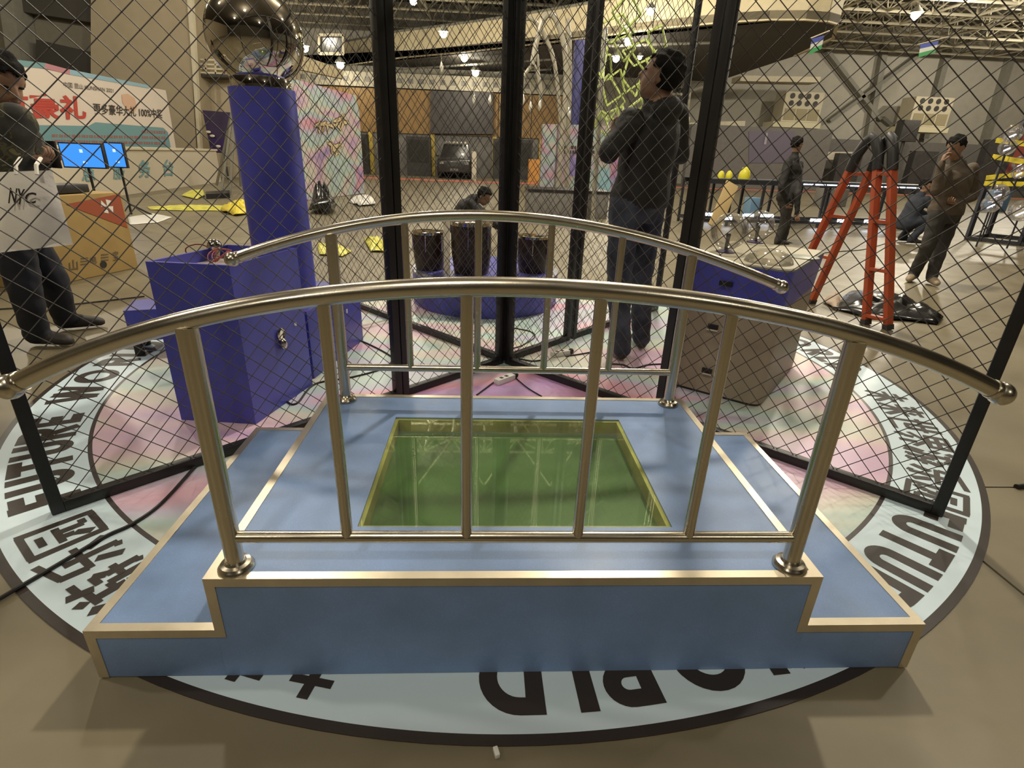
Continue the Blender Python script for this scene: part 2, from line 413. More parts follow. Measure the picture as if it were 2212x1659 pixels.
# red carpet edge
mb = MB(); mb.prism([(-16, 29.6), (-5.96, 29.4), (0.2, 29.0), (10.9, 31.2), (26.7, 32.0), (40, 32.2), (40, 32.7), (26.7, 32.5), (10.9, 31.7), (0.2, 29.75), (-5.96, 30.2), (-16, 30.4)], 0.0, 0.03)
tag(mb.build('carpet_border', mat('coral_carpet', (0.62, 0.16, 0.12), 0.9), smooth=False), 'long coral red carpet border strip on the floor across the far hall', 'carpet')

# balcony with a curved pale fascia
edge = [(640, 155), (760, 140), (870, 125), (980, 115), (1080, 105), (1190, 92), (1300, 78), (1430, 62), (1560, 50), (1660, 44), (1740, 44), (1790, 48), (1812, 54)]
ep = [at(x, y, 6.0) for x, y in edge]; ep = [V((p.x, p.y, 0)) for p in ep]
ep.append(ep[-1] + V((1.2, 2.2, 0))); ep.append(ep[-1] + V((0.6, 4, 0)))
poly = [(p.x, p.y) for p in ep] + [(ep[-1].x, 37.9), (ep[0].x, 37.9)]
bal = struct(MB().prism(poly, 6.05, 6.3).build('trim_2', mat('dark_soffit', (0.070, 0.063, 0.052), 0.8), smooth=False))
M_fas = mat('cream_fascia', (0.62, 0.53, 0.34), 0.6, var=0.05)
for i in range(len(ep) - 1):
    a, b = ep[i], ep[i + 1]; d = (b - a).normalized(); n = V((d.y, -d.x, 0))
    if n.y > 0 and i < 11: n = -n
    MB().slab([V((a.x, a.y, 6.0)), V((b.x, b.y, 6.0)), V((b.x, b.y, 7.2)), V((a.x, a.y, 7.2))], n, .12).build('fascia_panel', M_fas, bal, smooth=False)
mb = MB(); mb.tube([V((p.x, p.y, 7.25)) for p in ep], .06, 6)
mb.build('balcony_rail', M_steelgrey, bal)
for (a, b) in (((860, 150), (1200, 128)), ((870, 168), (1190, 150)), ((1290, 100), (1560, 92))):
    MB().tube([at(*a, 5.75), at(*b, 5.75)], .05, 6).build('conduit', M_steelgrey, bal)
# side balcony piece and dark window on the left
sb = struct(MB().slab([Q(648, 150, 27), Q(740, 170, 31), Q(740, 150, 31), Q(648, 118, 27)], (.3, -1, 0), .4).build('trim_3', M_fas, smooth=False))
w1 = struct(MB().slab([Q(690, 116, 34), Q(742, 116, 34), Q(742, 76, 34), Q(690, 76, 34)], (0, -1, 0), .2).build('window_1', mat('dark_glass', (.02, .022, .02), .15), smooth=False))
mb = MB()
cs = [Q(690, 116, 33.9), Q(742, 116, 33.9), Q(742, 76, 33.9), Q(690, 76, 33.9)]
for i in range(4): mb.beam(cs[i], cs[(i + 1) % 4], .12, .2, (0, 1, 0))
mb.build('window_frame', M_cream, w1, smooth=False)

# left building block, its side wall, shutter box and column
blk = struct(MB().slab([Q(196, 400, 24.5), Q(428, 395, 24.5), Q(404, -40, 24.5), Q(196, -40, 24.5)], (0, -1, 0), 2.0).build('wall_block', M_wall2, smooth=False))
blk.name = 'wall_front'
MB().slab([Q(428, 330, 24.4), Q(434, 330, 24.4), Q(412, -40, 24.4), Q(401, -40, 24.4)], (0, -1, 0), .2).build('corner_trim', M_cream, blk, smooth=False)
MB().slab([Q(-60, 420, 25.5), Q(210, 400, 25.5), Q(190, -60, 25.5), Q(-60, -60, 25.5)], (0, -1, 0), .3).build('side_cladding', mat('olive_cladding', (0.20, 0.18, 0.135), .7, var=.06), blk, smooth=False)
MB().beam(Q(28, -30, 25), Q(62, 220, 25), .5, .9, (0, 1, 0)).build('wall_column', M_steelgrey, blk, smooth=False)
MB().beam(Q(45, 0, 25.2), Q(205, 25, 25.2), .4, .8, (0, 0, 1)).build('wall_girder', mat('dark_girder', (.06, .055, .045), .6), blk, smooth=False)
MB().slab([Q(76, 150, 24.9), Q(224, 170, 24.9), Q(232, 120, 24.9), Q(78, 85, 24.9)], (0, -1, 0), .8).build('shutter_box', mat('dark_shutter', (.045, .042, .036), .6), blk, smooth=False)
MB().slab([Q(428, 400, 26), Q(640, 395, 26), Q(640, 150, 26), Q(432, 165, 26)], (0, -1, 0), .5).build('lower_wall', mat('light_plaster', (.42, .35, .24), .7, var=.05), blk, smooth=False)
MB().slab([Q(418, 166, 25.2), Q(500, 166, 25.2), Q(500, 160, 25.2), Q(418, 160, 25.2)], (0, -1, 0), 1.2).build('balcony_slab', M_dark, blk, smooth=False)
mb = MB()
for y in (128, 138, 147, 156): mb.beam(Q(424, y, 25.2), Q(490, y + 3, 25.2), .05, .06)
for x in (426, 445, 466, 486): mb.beam(Q(x, 160, 25.2), Q(x - 1, 127, 25.2), .05, .05)
mb.build('balcony_railing', M_cream, blk, smooth=False)
MB().slab([Q(420, 160, 27), Q(520, 160, 27), Q(520, -40, 27), Q(410, -40, 27)], (0, -1, 0), .2).build('recess_wall', mat('recess_ochre', (.30, .25, .10), .8), blk, smooth=False)

# ================================================================== printed floor disc
DC = V((0.105, 3.356, 0)); DR = 2.545
m, nt, b = nodes_of('printed_vinyl', 0.38)
tc, hr = holo_nodes(nt, 0.55, (0.7, 2.6, 1), 0.25)
ln = nt.nodes.new('ShaderNodeVectorMath'); ln.operation = 'LENGTH'
sx = nt.nodes.new('ShaderNodeSeparateXYZ'); nt.links.new(tc.outputs['Object'], sx.inputs[0])
cx = nt.nodes.new('ShaderNodeCombineXYZ'); nt.links.new(sx.outputs[0], cx.inputs[0]); nt.links.new(sx.outputs[1], cx.inputs[1])
nt.links.new(cx.outputs[0], ln.inputs[0])
def step(lo):
    n = nt.nodes.new('ShaderNodeMath'); n.operation = 'GREATER_THAN'; n.inputs[1].default_value = lo
    nt.links.new(ln.outputs['Value'], n.inputs[0]); return n.outputs[0]
prev = hr.outputs[0]
for lo, c in ((2.190, (.05, .04, .04)), (2.207, (.60, .73, .80)), (2.518, (.030, .022, .018))):
    mx = nt.nodes.new('ShaderNodeMix'); mx.data_type = 'RGBA'; mx.inputs[7].default_value = (*c, 1)
    nt.links.new(step(lo), mx.inputs[0]); nt.links.new(prev, mx.inputs[6]); prev = mx.outputs[2]
nt.links.new(prev, b.inputs['Base Color'])
nz = nt.nodes.new('ShaderNodeTexNoise'); nz.inputs['Scale'].default_value = 2.2; nz.inputs['Detail'].default_value = 4
nt.links.new(tc.outputs['Object'], nz.inputs['Vector'])
bp = nt.nodes.new('ShaderNodeBump'); bp.inputs['Strength'].default_value = .25; bp.inputs['Distance'].default_value = .03
nt.links.new(nz.outputs[0], bp.inputs['Height']); nt.links.new(bp.outputs[0], b.inputs['Normal'])
disc = tag(MB().lathe(DC, [(DR, 0), (DR, .003)], 180).build('floor_graphic', m, smooth=False), 'huge round floor sticker, pastel centre, pale blue lettered ring and black rim', 'floor sticker')
# (mesh is in world space; move its origin to the centre so that the print is centred)
disc.data.transform(Matrix.Translation(-DC)); disc.location = DC

ST = 0.047
def stroke2(pts, t):
    """flat ribbon along a polyline, as quads"""
    vs = []; fs = []; q_ = []
    for p in pts:
        if not q_ or (V((p[0], p[1])) - q_[-1]).length > 1e-4: q_.append(V((p[0], p[1])))
    pts = q_
    for i, p in enumerate(pts):
        d = (pts[min(i + 1, len(pts) - 1)] - pts[max(i - 1, 0)]).normalized(); nn = V((-d.y, d.x)); k = 1.0
        if 0 < i < len(pts) - 1:
            d1 = (p - pts[i - 1]).normalized(); k = 1 / max(.5, d1.dot(d))
        vs += [p + nn * t / 2 * k, p - nn * t / 2 * k]
    for i in range(len(pts) - 1): fs.append((2 * i, 2 * i + 1, 2 * i + 3, 2 * i + 2))
    return vs, fs
def arc(cx, cy, rx, ry, a0, a1, n=14): return [(cx + rx * math.cos(R(a0 + (a1 - a0) * i / n)), cy + ry * math.sin(R(a0 + (a1 - a0) * i / n))) for i in range(n + 1)]
HT = 0.215; h = ST / 2
LET = {
    'F': (.112, [[(h, 0), (h, HT)], [(ST, HT - h * 1.2), (.112, HT - h * 1.2)], [(ST, HT * .5), (.10, HT * .5)]]),
    'U': (.135, [[(h, HT)] + arc(.0675, .0675, .0675 - h, .0675 - h, 180, 360) + [(.135 - h, HT)]]),
    'T': (.130, [[(.065, 0), (.065, HT - ST)], [(0, HT - h), (.13, HT - h)]]),
    'R': (.140, [[(h, 0), (h, HT)], [(ST, HT - h)] + arc(.075, HT - .065, .065 - h, .065 - h, 90, -90) + [(ST, HT - .13 + h)], [(.070, HT - .125), (.118, 0)]]),
    'E': (.112, [[(h, 0), (h, HT)], [(ST, HT - h), (.112, HT - h)], [(ST, HT * .5), (.105, HT * .5)], [(ST, h), (.112, h)]]),
    'W': (.225, [[(h * .9, HT), (.064, 0)], [(.064, 0), (.1125, HT)], [(.1125, HT), (.161, 0)], [(.161, 0), (.225 - h * .9, HT)]]),
    'O': (.205, [arc(.1025, HT / 2, .1025 - h, HT / 2 - h, 0, 360, 32)]),
    'L': (.108, [[(h, 0), (h, HT)], [(ST, h), (.108, h)]]),
    'D': (.165, [[(h, 0), (h, HT)], [(ST, HT - h), (.06, HT - h)] + arc(.06, HT / 2, .105 - h, HT / 2 - h, 90, -90, 18) + [(ST, h)]]),
}
RB = 2.258
def place(mb, vs, fs, a_left, zz=.0042, flat=False):
    """a_left: polar angle (deg) of the glyph's left edge; text runs clockwise, tops outward"""
    out = []; lv = lambda i: zz + (i // 4) % 24 * .00007 if flat else zz
    for i, (x, y) in enumerate(vs):
        a = R(a_left) - x / 2.38; r = RB + y
        out.append((DC.x + math.cos(a) * r, DC.y + math.sin(a) * r, lv(i)))
    mb.add(out, fs)
GAPS = [('F', 0), ('U', 3.4), ('T', 7.1), ('U', 10.7), ('R', 14.5), ('E', 18.4), ('W', 25.2), ('O', 31.6), ('R', 38.1), ('L', 42.1), ('D', 45.2)]
BOX = [[(.05, 0), (.05, 1)], [(.95, 0), (.95, 1)], [(.05, .955), (.95, .955)], [(.05, .045), (.95, .045)]]
HAN = [
    [[(.18, .78), (.82, .78)], [(.02, .55), (.98, .55)], [(.5, 1), (.5, 0)], [(.46, .54), (.04, .10)], [(.54, .54), (.96, .10)]],
    [[(.10, .86), (.90, .86)], [(.22, .76), (.32, .62)], [(.78, .76), (.68, .62)], [(.02, .52), (.98, .52)], [(.5, 1), (.5, 0)], [(.46, .50), (.04, .08)], [(.54, .50), (.96, .08)]],
    [[(0, .66), (1, .66)], [(.20, .98), (.20, .02)], [(.20, .05), (.98, .05)], [(.50, 1), (.50, .30)], [(.82, 1), (.82, .30)], [(.50, .33), (.82, .33)]],
    [[(.14, .54), (.14, 1)], [(.86, .54), (.86, 1)], [(.5, .54), (.5, 1)], [(.14, .96), (.86, .96)], [(.14, .77), (.86, .77)], [(.14, .58), (.86, .58)], [(.48, .54), (.02, .26)], [(.52, .54), (.98, .26)], [(.36, .32), (.32, .14), (.14, 0)], [(.68, .34), (.68, 0)]],
    [[(.02, .94), (.15, .82)], [(0, .66), (.13, .54)], [(.0, .04), (.17, .38)], [(.36, 1), (.42, .88)], [(.20, .80), (.62, .80)], [(.36, .80), (.34, .40), (.18, .02)], [(.36, .54), (.56, .54), (.54, .06), (.42, .08)], [(.72, 1), (.62, .70)], [(.68, .86), (1, .86)], [(.66, .62), (.95, .62), (.82, .46)], [(.82, .48), (.82, .04), (.70, .08)], [(.60, .34), (1, .34)]],
    [[(.90, .98), (.16, .86)], [(.20, .88), (.14, .54)], [(.10, .52), (.95, .52)], [(.53, .74), (.53, .04), (.38, .08)], [(.30, .40), (.10, .10)], [(.74, .40), (.94, .10)]],
    BOX + [[(.32, .76), (.68, .76)], [(.20, .54), (.80, .54)], [(.40, .54), (.38, .36), (.20, .16)], [(.60, .54), (.60, .20), (.80, .20)]],
]
def han_mesh(strokes):
    vs, fs = [], []
    for pl in strokes:
        for a, b in zip(pl, pl[1:]):
            th_ = .105 if abs(a[0] - b[0]) > 1.6 * abs(a[1] - b[1]) else .165
            v2, f2 = stroke2([a, b], th_); k = len(vs); vs += [(p[0], p[1]) for p in v2]; fs += [tuple(i + k for i in f) for f in f2]
    return vs, fs
han = [han_mesh(x) for x in HAN]
for start in (-43.4, -136.5, 46.6, 133.6):
    for ch, off in GAPS:
        wd, strokes = LET[ch]
        mb = MB()
        for q_, pl in enumerate(strokes):
            vs, fs = stroke2(pl, ST); place(mb, [(p[0], p[1]) for p in vs], fs, start - off, .0042 + .0001 * q_)
        mb.build('letter', M_print, disc, smooth=False)
    for k, (vs, fs) in enumerate(han):
        mb = MB(); place(mb, [(x * .172, y * .222) for x, y in vs], fs, start - 59.3 + 2.15 - 4.68 * k, .0042, True); mb.build('character', M_print, disc, smooth=False)

# ================================================================== bridge platform
X0, X1, Y0, Y1 = -.955, 1.162, 1.003, 2.058; U0, U1 = -.645, .843; ZS, ZT = .16, .32
GX0, GX1, GY0, GY1 = -.334, .528, 1.197, 1.856
pf = thing('bridge_platform', 'blue speckled two step bridge platform with metal edges and a green glass window', 'platform', (.1, 1.53, 0))
mb = MB()
mb.b2(X0, Y0, .004, U0, Y1, ZS); mb.build('side_step', M_lam, pf, bevel=.002)
mb = MB(); mb.b2(U1, Y0, .004, X1, Y1, ZS); mb.build('side_step', M_lam, pf, bevel=.002)
mb = MB()
zg = ZT - .055
mb.b2(U0, Y0, .004, U1, Y1, zg - .012)
mb.b2(U0, Y0, zg - .012, GX0, Y1, ZT); mb.b2(GX1, Y0, zg - .012, U1, Y1, ZT)
mb.b2(GX0, Y0, zg - .012, GX1, GY0, ZT); mb.b2(GX0, GY1, zg - .012, GX1, Y1, ZT)
mb.build('deck', M_lam, pf, smooth=False)
MB().b2(GX0 + .001, GY0 + .001, zg - .012, GX1 - .001, GY1 - .001, zg).build('window_bed', M_green, pf, smooth=False)
mb = MB(); tk = .012
mb.b2(GX0, GY0, zg, GX0 + tk, GY1, ZT - .006); mb.b2(GX1 - tk, GY0, zg, GX1, GY1, ZT - .006)
mb.b2(GX0 + tk, GY0, zg, GX1 - tk, GY0 + tk, ZT - .006); mb.b2(GX0 + tk, GY1 - tk, zg, GX1 - tk, GY1, ZT - .006)
mb.build('window_frame', M_brass, pf, smooth=False)
MB().b2(GX0 + .002, GY0 + .002, ZT - .0055, GX1 - .002, GY1 - .002, ZT + .0005).build('glass_pane', M_pane, pf, smooth=False)
te = .022; tt = .0022   # angle trims: a flat leg on top and one down the face, butted at the corners
def leg2(nm, *bx):
    mb = MB()
    for a in bx: mb.b2(min(a[0], a[3]), min(a[1], a[4]), min(a[2], a[5]), max(a[0], a[3]), max(a[1], a[4]), max(a[2], a[5]))
    mb.build(nm, M_alu, pf, smooth=False)
def trim_y(x, z, sg):   # along Y
    leg2('edge_trim', (x + sg * tt, Y0 - tt, z, x - sg * te, Y1 + tt, z + tt), (x, Y0, z - te, x + sg * tt, Y1, z))
trim_y(X0, ZS, -1); trim_y(X1, ZS, 1); trim_y(U0, ZT, -1); trim_y(U1, ZT, 1)
for y, sg in ((Y0, -1), (Y1, 1)):
    for x0, x1, z, c0, c1 in ((X0, U0, ZS, te, 0), (U1, X1, ZS, 0, te), (U0, U1, ZT, te, te)):
        e0, e1 = (tt if c0 else 0), (tt if c1 else 0)
        leg2('edge_trim', (x0 + c0, y + sg * tt, z, x1 - c1, y - sg * te, z + tt), (x0 - e0, y, z - te, x1 + e1, y + sg * tt, z))
    for x, sx, z0, z1 in ((X0, -1, .005, ZS - te), (X1, 1, .005, ZS - te)):
        leg2('edge_trim', (x, y, z0, x - sx * te, y + sg * tt, z1), (x, y - sg * te, z0, x + sx * tt, y + sg * tt, z1))
    for x, sx in ((U0, -1), (U1, 1)):
        leg2('edge_trim', (x, y, ZS - te, x - sx * te, y + sg * tt, ZT - te), (x, y - sg * te, ZS + tt, x + sx * tt, y + sg * tt, ZT - te))

# ================================================================== handrails
def handrail(label, Y, pts, posts, bals, zlow, zbase):
    t = thing('handrail', label, 'handrail', (.1, Y, zbase), 'arched steel handrails of the bridge')
    # smooth the arch through pts (quadratic fit)
    xs = np.array([p[0] for p in pts]); zs = np.array([p[1] for p in pts]); cf = np.polyfit(xs, zs, 4)
    X = np.linspace(xs[0], xs[-1], 49); Z = np.polyval(cf, X)
    MB().tube([(x, Y, z) for x, z in zip(X, Z)], .0195, 20).build('top_rail', M_steel, t)
    for k, e in ((0, 1), (-1, -2)):
        d = V((X[k] - X[e], 0, Z[k] - Z[e])).normalized(); p = V((X[k], Y, Z[k]))
        mb = MB(); mb.lathe(p - d * .012, [(.021, 0), (.0225, .004), (.0225, .010), (.021, .014)], 24, d); mb.ball(p + d * .020, .0265, 24, 14)
        mb.build('end_ball', M_steel, t)
    for x in posts:
        MB().cyl((x, Y, zbase), (x, Y, float(np.polyval(cf, x)) - .012), .0210, n=20).build('post', M_steel, t)
        MB().lathe((x, Y, zbase), [(.041, 0.0024), (.041, .006), (.037, .011), (.034, .016), (.025, .019), (.0215, .025)], 28).build('base_flange', M_steel, t)
    MB().cyl((posts[0], Y, zlow), (posts[1], Y, zlow), .0140, n=16).build('bottom_rail', M_steel, t)
    for x in bals:
        MB().cyl((x, Y, zlow), (x, Y, float(np.polyval(cf, x)) - .012), .0132, n=16).build('baluster', M_steel, t)
    return t
handrail('nearer arched stainless steel handrail along the front edge of the platform', 1.042,
         [(-.942, .795), (-.59, .932), (-.31, .989), (.06, 1.016), (.25, 1.012), (.50, .985), (.79, .930), (1.128, .812)], (-.586, .779), (-.316, -.036, .231, .503), .411, ZT)
handrail('farther arched stainless steel handrail along the back edge of the platform', 2.005,
         [(-.898, .880), (-.57, .985), (-.29, 1.032), (.02, 1.053), (.24, 1.047), (.505, 1.006), (.77, .945), (1.12, .832)], (-.556, .770), (-.292, -.028, .238, .501), .464, ZT)

# ================================================================== mesh cage panels (a cross of four arms)
O = V((.128, 3.318, 0)); TB = .04; HP = 2.45
arms = {'FL': V((-1.683, -1.645, 0)), 'FR': V((1.689, -1.642, 0)), 'BL': V((-.690, .724, 0)), 'BR': V((.707, .707, 0))}
def panel(arm, s0, s1, label):
    d = arms[arm].normalized(); n = V((-d.y, d.x, 0)); P = lambda s, z, o=0: O + d * s + n * o + V((0, 0, z))
    t = thing('mesh_panel', label, 'mesh panel', tuple(P((s0 + s1) / 2, 0)), 'black wire mesh panels of the cage')
    zb = .006
    for s in (s0 + TB / 2, s1 - TB / 2): MB().beam(P(s, zb), P(s, HP), TB, TB, n).build('upright_tube', M_black, t, bevel=.003)
    for z in (zb + TB / 2, HP - TB / 2): MB().beam(P(s0 + TB, z), P(s1 - TB, z), TB, TB).build('cross_tube', M_black, t, bevel=.003)
    a, bnd, z0, z1 = s0 + TB - .004, s1 - TB + .004, zb + TB - .004, HP - TB + .004
    mb = MB(); pitch_ = .0835
    for sg, oo in ((1, .0021), (-1, -.0021)):
        # lines s - sg*z = c
        cmin, cmax = (a - z1, bnd - z0) if sg > 0 else (a + z0, bnd + z1)
        k = math.ceil(cmin / pitch_)
        while k * pitch_ < cmax:
            c = k * pitch_; k += 1
            if sg > 0: lo, hi = max(z0, a - c), min(z1, bnd - c)
            else: lo, hi = max(z0, c - bnd), min(z1, c - a)
            if hi - lo < .01: continue
            mb.tube([P(c + sg * lo, lo, oo), P(c + sg * hi, hi, oo)], .0018, 4, False)
    mb.build('wire_mesh', M_wire, t, smooth=False, kind='stuff')
    return t
panel('FL', .026, .815, 'narrow black mesh panel from the cage centre to the left middle post')
panel('FL', .822, 2.353, 'wide black mesh panel at front left beside the blue cabinet')
panel('FR', .026, 1.140, 'black mesh panel from the cage centre to the thick right post')
panel('FR', 1.146, 2.356, 'black mesh panel at front right over the lettered ring')
panel('BL', .026, 1.25, 'black mesh panel behind, from the cage centre past the drum table')
panel('BL', 1.27, 2.80, 'black mesh panel at back left behind the blue column')
panel('BR', .026, .70, 'narrow black mesh panel behind, beside the man in black')
panel('BR', .74, 2.05, 'black mesh panel at back right behind the man in black')
mb = MB().box(O.x, O.y, HP / 2 + .01, .044, .044, HP - .02, R(45)); tag(mb.build('cage_post', M_black, bevel=.004), 'thick square black post at the centre of the mesh cage', 'post')

# ================================================================== static electricity generator
gx, gy = -1.205, 3.30
ge = thing('static_generator', 'tall blue column topped by a big chrome ball on a low blue plinth', 'generator', (gx, gy, 0))
PL = [(-1.52, 3.06), (-1.00, 2.98), (-.870, 3.72), (-1.42, 3.84)]
MB().prism(PL, .004, .40).build('plinth', M_blue, ge, bevel=.004)
MB().prism([(p[0] * .985 + gx * .015, p[1] * .985 + gy * .015) for p in PL], .40, .408).build('plinth_top', M_bluetop, ge, smooth=False)
SB = [(-2.215, 3.30), (-1.60, 3.52), (-1.70, 3.80), (-2.31, 3.57)]
MB().prism(SB, .10, .295).build('side_box', M_blue, ge, bevel=.004)
MB().prism(SB, .295, .300).build('side_box_top', M_bluetop, ge, smooth=False)
for x, y in ((-2.20, 3.34), (-2.27, 3.53), (-1.68, 3.54)): MB().cyl((x, y, .004), (x, y, .10), .028, n=12).build('foot', M_black, ge)
MB().beam((-1.62, 3.62, .2), (-1.44, 3.55, .2), .10, .10).build('link_duct', M_blue, ge, smooth=False)
MB().cyl((gx, gy, .408), (gx, gy, 1.535), .166, n=64).build('column', M_blue, ge)
MB().lathe((gx, gy, 1.535), [(.150, 0), (.150, .048), (.14, .06)], 48).build('collar', M_chrome, ge)
MB().ball((gx, gy, 1.768), .236, 64, 36).build('chrome_ball', M_chrome, ge)
for (x, y) in ((746, 638), (748, 672)):
    p = on(x, y, (-1.0, 3.02), (-.845, 3.62)); MB().beam(p + V((.004, -.001, -.012)), p + V((.004, -.001, .012)), .02, .004, (1, 0, 0)).build('white_sticker', M_white, ge, smooth=False)
# tall control cabinet
ca, cb, cc = V((-1.484, 2.431, 0)), V((-1.110, 2.391, 0)), V((-.985, 2.895, 0)); cdn = V((-1.36, 2.95, 0))
q = [(p.x, p.y) for p in (ca, cb, cc, cdn)]
ctr = V((sum(p[0] for p in q) / 4, sum(p[1] for p in q) / 4, 0))
cab = thing('control_cabinet', 'tall royal blue cabinet with an open recessed top, in front of the column', 'cabinet', tuple(ctr))
mb = MB(); ins = [(ctr.x + (p[0] - ctr.x) * .93, ctr.y + (p[1] - ctr.y) * .93) for p in q]
n4 = 4; vs = [(p[0], p[1], .004) for p in q] + [(p[0], p[1], .775) for p in q] + [(p[0], p[1], .775) for p in ins] + [(p[0], p[1], .715) for p in ins]
fs = [(3, 2, 1, 0)]
for i in range(4):
    j = (i + 1) % 4; fs += [(i, j, j + 4, i + 4), (i + 4, j + 4, j + 8, i + 8), (i + 8, j + 8, j + 12, i + 12)]
fs.append((12, 13, 14, 15)); mb.add(vs, fs); mb.build('cabinet_body', M_blue, cab, smooth=False)
MB().prism([(ctr.x + (p[0] - ctr.x) * .925, ctr.y + (p[1] - ctr.y) * .925) for p in q], .7151, .722).build('top_board', mat('pale_board', (.42, .36, .33), .6), cab, smooth=False)
mb = MB()
for k in range(5):
    a = k * 1.3; r = .05 + .02 * math.sin(k * 2)
    mb.tube([(ctr.x - .05 + math.cos(a + u * 4) * r * (1 - .1 * u), ctr.y + .05 + math.sin(a + u * 4) * r, .73 + .05 * abs(math.sin(u * 3 + k))) for u in [i / 14 for i in range(15)]], .0025, 5)
mb.build('red_wire', mat('red_wire', (.30, .04, .03), .5), cab)
e = (cc - cb).normalized(); nn = V((e.y, -e.x, 0))
pl = on(605, 722, cb, cc)
mb = MB(); mb.lathe(pl, [(.032, 0), (.034, .010), (.026, .014), (.02, .012)], 20, nn); mb.ball(pl + V((.0, 0, -.05)) + nn * .01, .026, 14, 8, (.8, .8, 1.2))
mb.build('socket', M_chrome, cab)
mb = MB(); mb.lathe(on(637, 700, cb, cc), [(.009, 0), (.009, .006)], 12, nn); mb.build('button', M_white, cab)
lb = Q(466, 545, 2.80); dis = thing('discharge_ball', 'small chrome ball with red wires lying in the cabinet top', 'ball', (lb.x, lb.y, .722))
MB().ball((lb.x, lb.y, .79), .034, 24, 14).build('ball', M_chrome, dis)
MB().cyl((lb.x, lb.y, .722), (lb.x + .01, lb.y, .765), .012, n=14).build('stem', M_steel, dis)
mb = MB(); mb.tube([(lb.x - .09 + .05 * math.cos(u), lb.y + .03 * math.sin(2 * u), .745 + .05 * math.sin(u)) for u in [i * .4 for i in range(12)]], .003, 6); mb.build('wire', MATS['red_wire'], dis)

# ================================================================== display desk with glass globes
A, B = V((1.10, 2.985, 0)), V((1.53, 2.635, 0)); C_, D_ = V((2.115, 3.335, 0)), V((1.685, 3.685, 0))
def rounded(pts, r, n=6):
    out = []; k = len(pts)
    for i in range(k):
        p, a, b = V(pts[i]), V(pts[i - 1]), V(pts[(i + 1) % k]); da, db = (a - p).normalized(), (b - p).normalized()
        s, e = p + da * r, p + db * r
        for j in range(n + 1):
            u = j / n; out.append((s * (1 - u) ** 2 + p * 2 * u * (1 - u) + e * u * u)[:2])
    return out
dk = thing('display_desk', 'beige display desk with a royal blue upper band beside the right post', 'desk', (1.6, 3.16, 0))
dctr = (A + B + C_ + D_) / 4
def scl(k): return rounded([dctr + (p - dctr) * k for p in (A, B, C_, D_)], .07)
M_desk = mat('beige_laminate', (.33, .27, .19), .5, var=.05)
MB().prism(scl(.985), .02, .60).build('desk_body', M_desk, dk)
MB().prism(scl(.96), .003, .02).build('toe_kick', M_dark, dk, smooth=False)
MB().prism(scl(.99), .56, .765, scl(1.035)).build('blue_band', M_blue, dk)
MB().prism(scl(1.037), .765, .775).build('top_rim', M_steelgrey, dk)
MB().prism(scl(1.0), .775, .778).build('desk_top', mat('pale_desk_top', (.47, .43, .31), .35), dk)
ed = (B - A).normalized(); dn = V((ed.y, -ed.x, 0))
for (x, y) in ((1540, 706), (1527, 801)):
    p = on(x, y, A, B) - dn * .004; MB().beam(p - ed * .028, p + ed * .028, .02, .026, (0, 0, 1)).build('slot', M_black, dk, smooth=False)
    MB().beam(p - ed * .03 + V((0, 0, -.018)), p + ed * .03 + V((0, 0, -.018)), .024, .008).build('slot_lip', M_offw, dk, smooth=False)
p = on(1570, 612, A, B) + dn * .012; MB().beam(p - ed * .035, p + ed * .035, .02, .024).build('band_slot', M_black, dk, smooth=False)
def globe(px, py, r, label, stem=True):
    p = at(px, py, .79)
    g = thing('glass_globe', label, 'glass globe', (p.x, p.y, .778), 'glass globes on the display desk')
    cz = .778 + r + .012
    MB().ball((p.x, p.y, cz), r, 40, 22).build('globe', M_globe, g)
    MB().lathe((p.x, p.y, .778), [(.055, 0), (.055, .006), (.03, .012)], 28).build('base_ring', mat('violet_base', (.06, .04, .12), .4), g)
    if stem: MB().lathe((p.x, p.y, .785), [(.011, 0), (.011, .07), (.014, .09), (.010, .10)], 16).build('electrode', M_black, g)
globe(1568, 540, .105, 'nearer glass globe on the display desk with a dark electrode inside')
globe(1632, 520, .098, 'farther glass globe on the display desk, behind the lying dome')
p = at(1660, 566, .778)
dm = thing('glass_dome', 'shallow clear glass dome lying on the display desk front', 'glass dome', (p.x, p.y, .778))
MB().lathe((p.x, p.y, .7785), [(.125, 0), (.118, .022), (.095, .045), (.06, .062), (.02, .070), (.001, .071)], 40).build('dome', M_globe, dm)
p = at(1735, 556, .778); tag(MB().lathe((p.x, p.y, .778), [(.085, 0), (.085, .004), (.08, .006)], 36).build('round_plate', mat('grey_green_plate', (.30, .31, .24), .4)), 'flat grey green round plate on the right end of the display desk', 'plate')

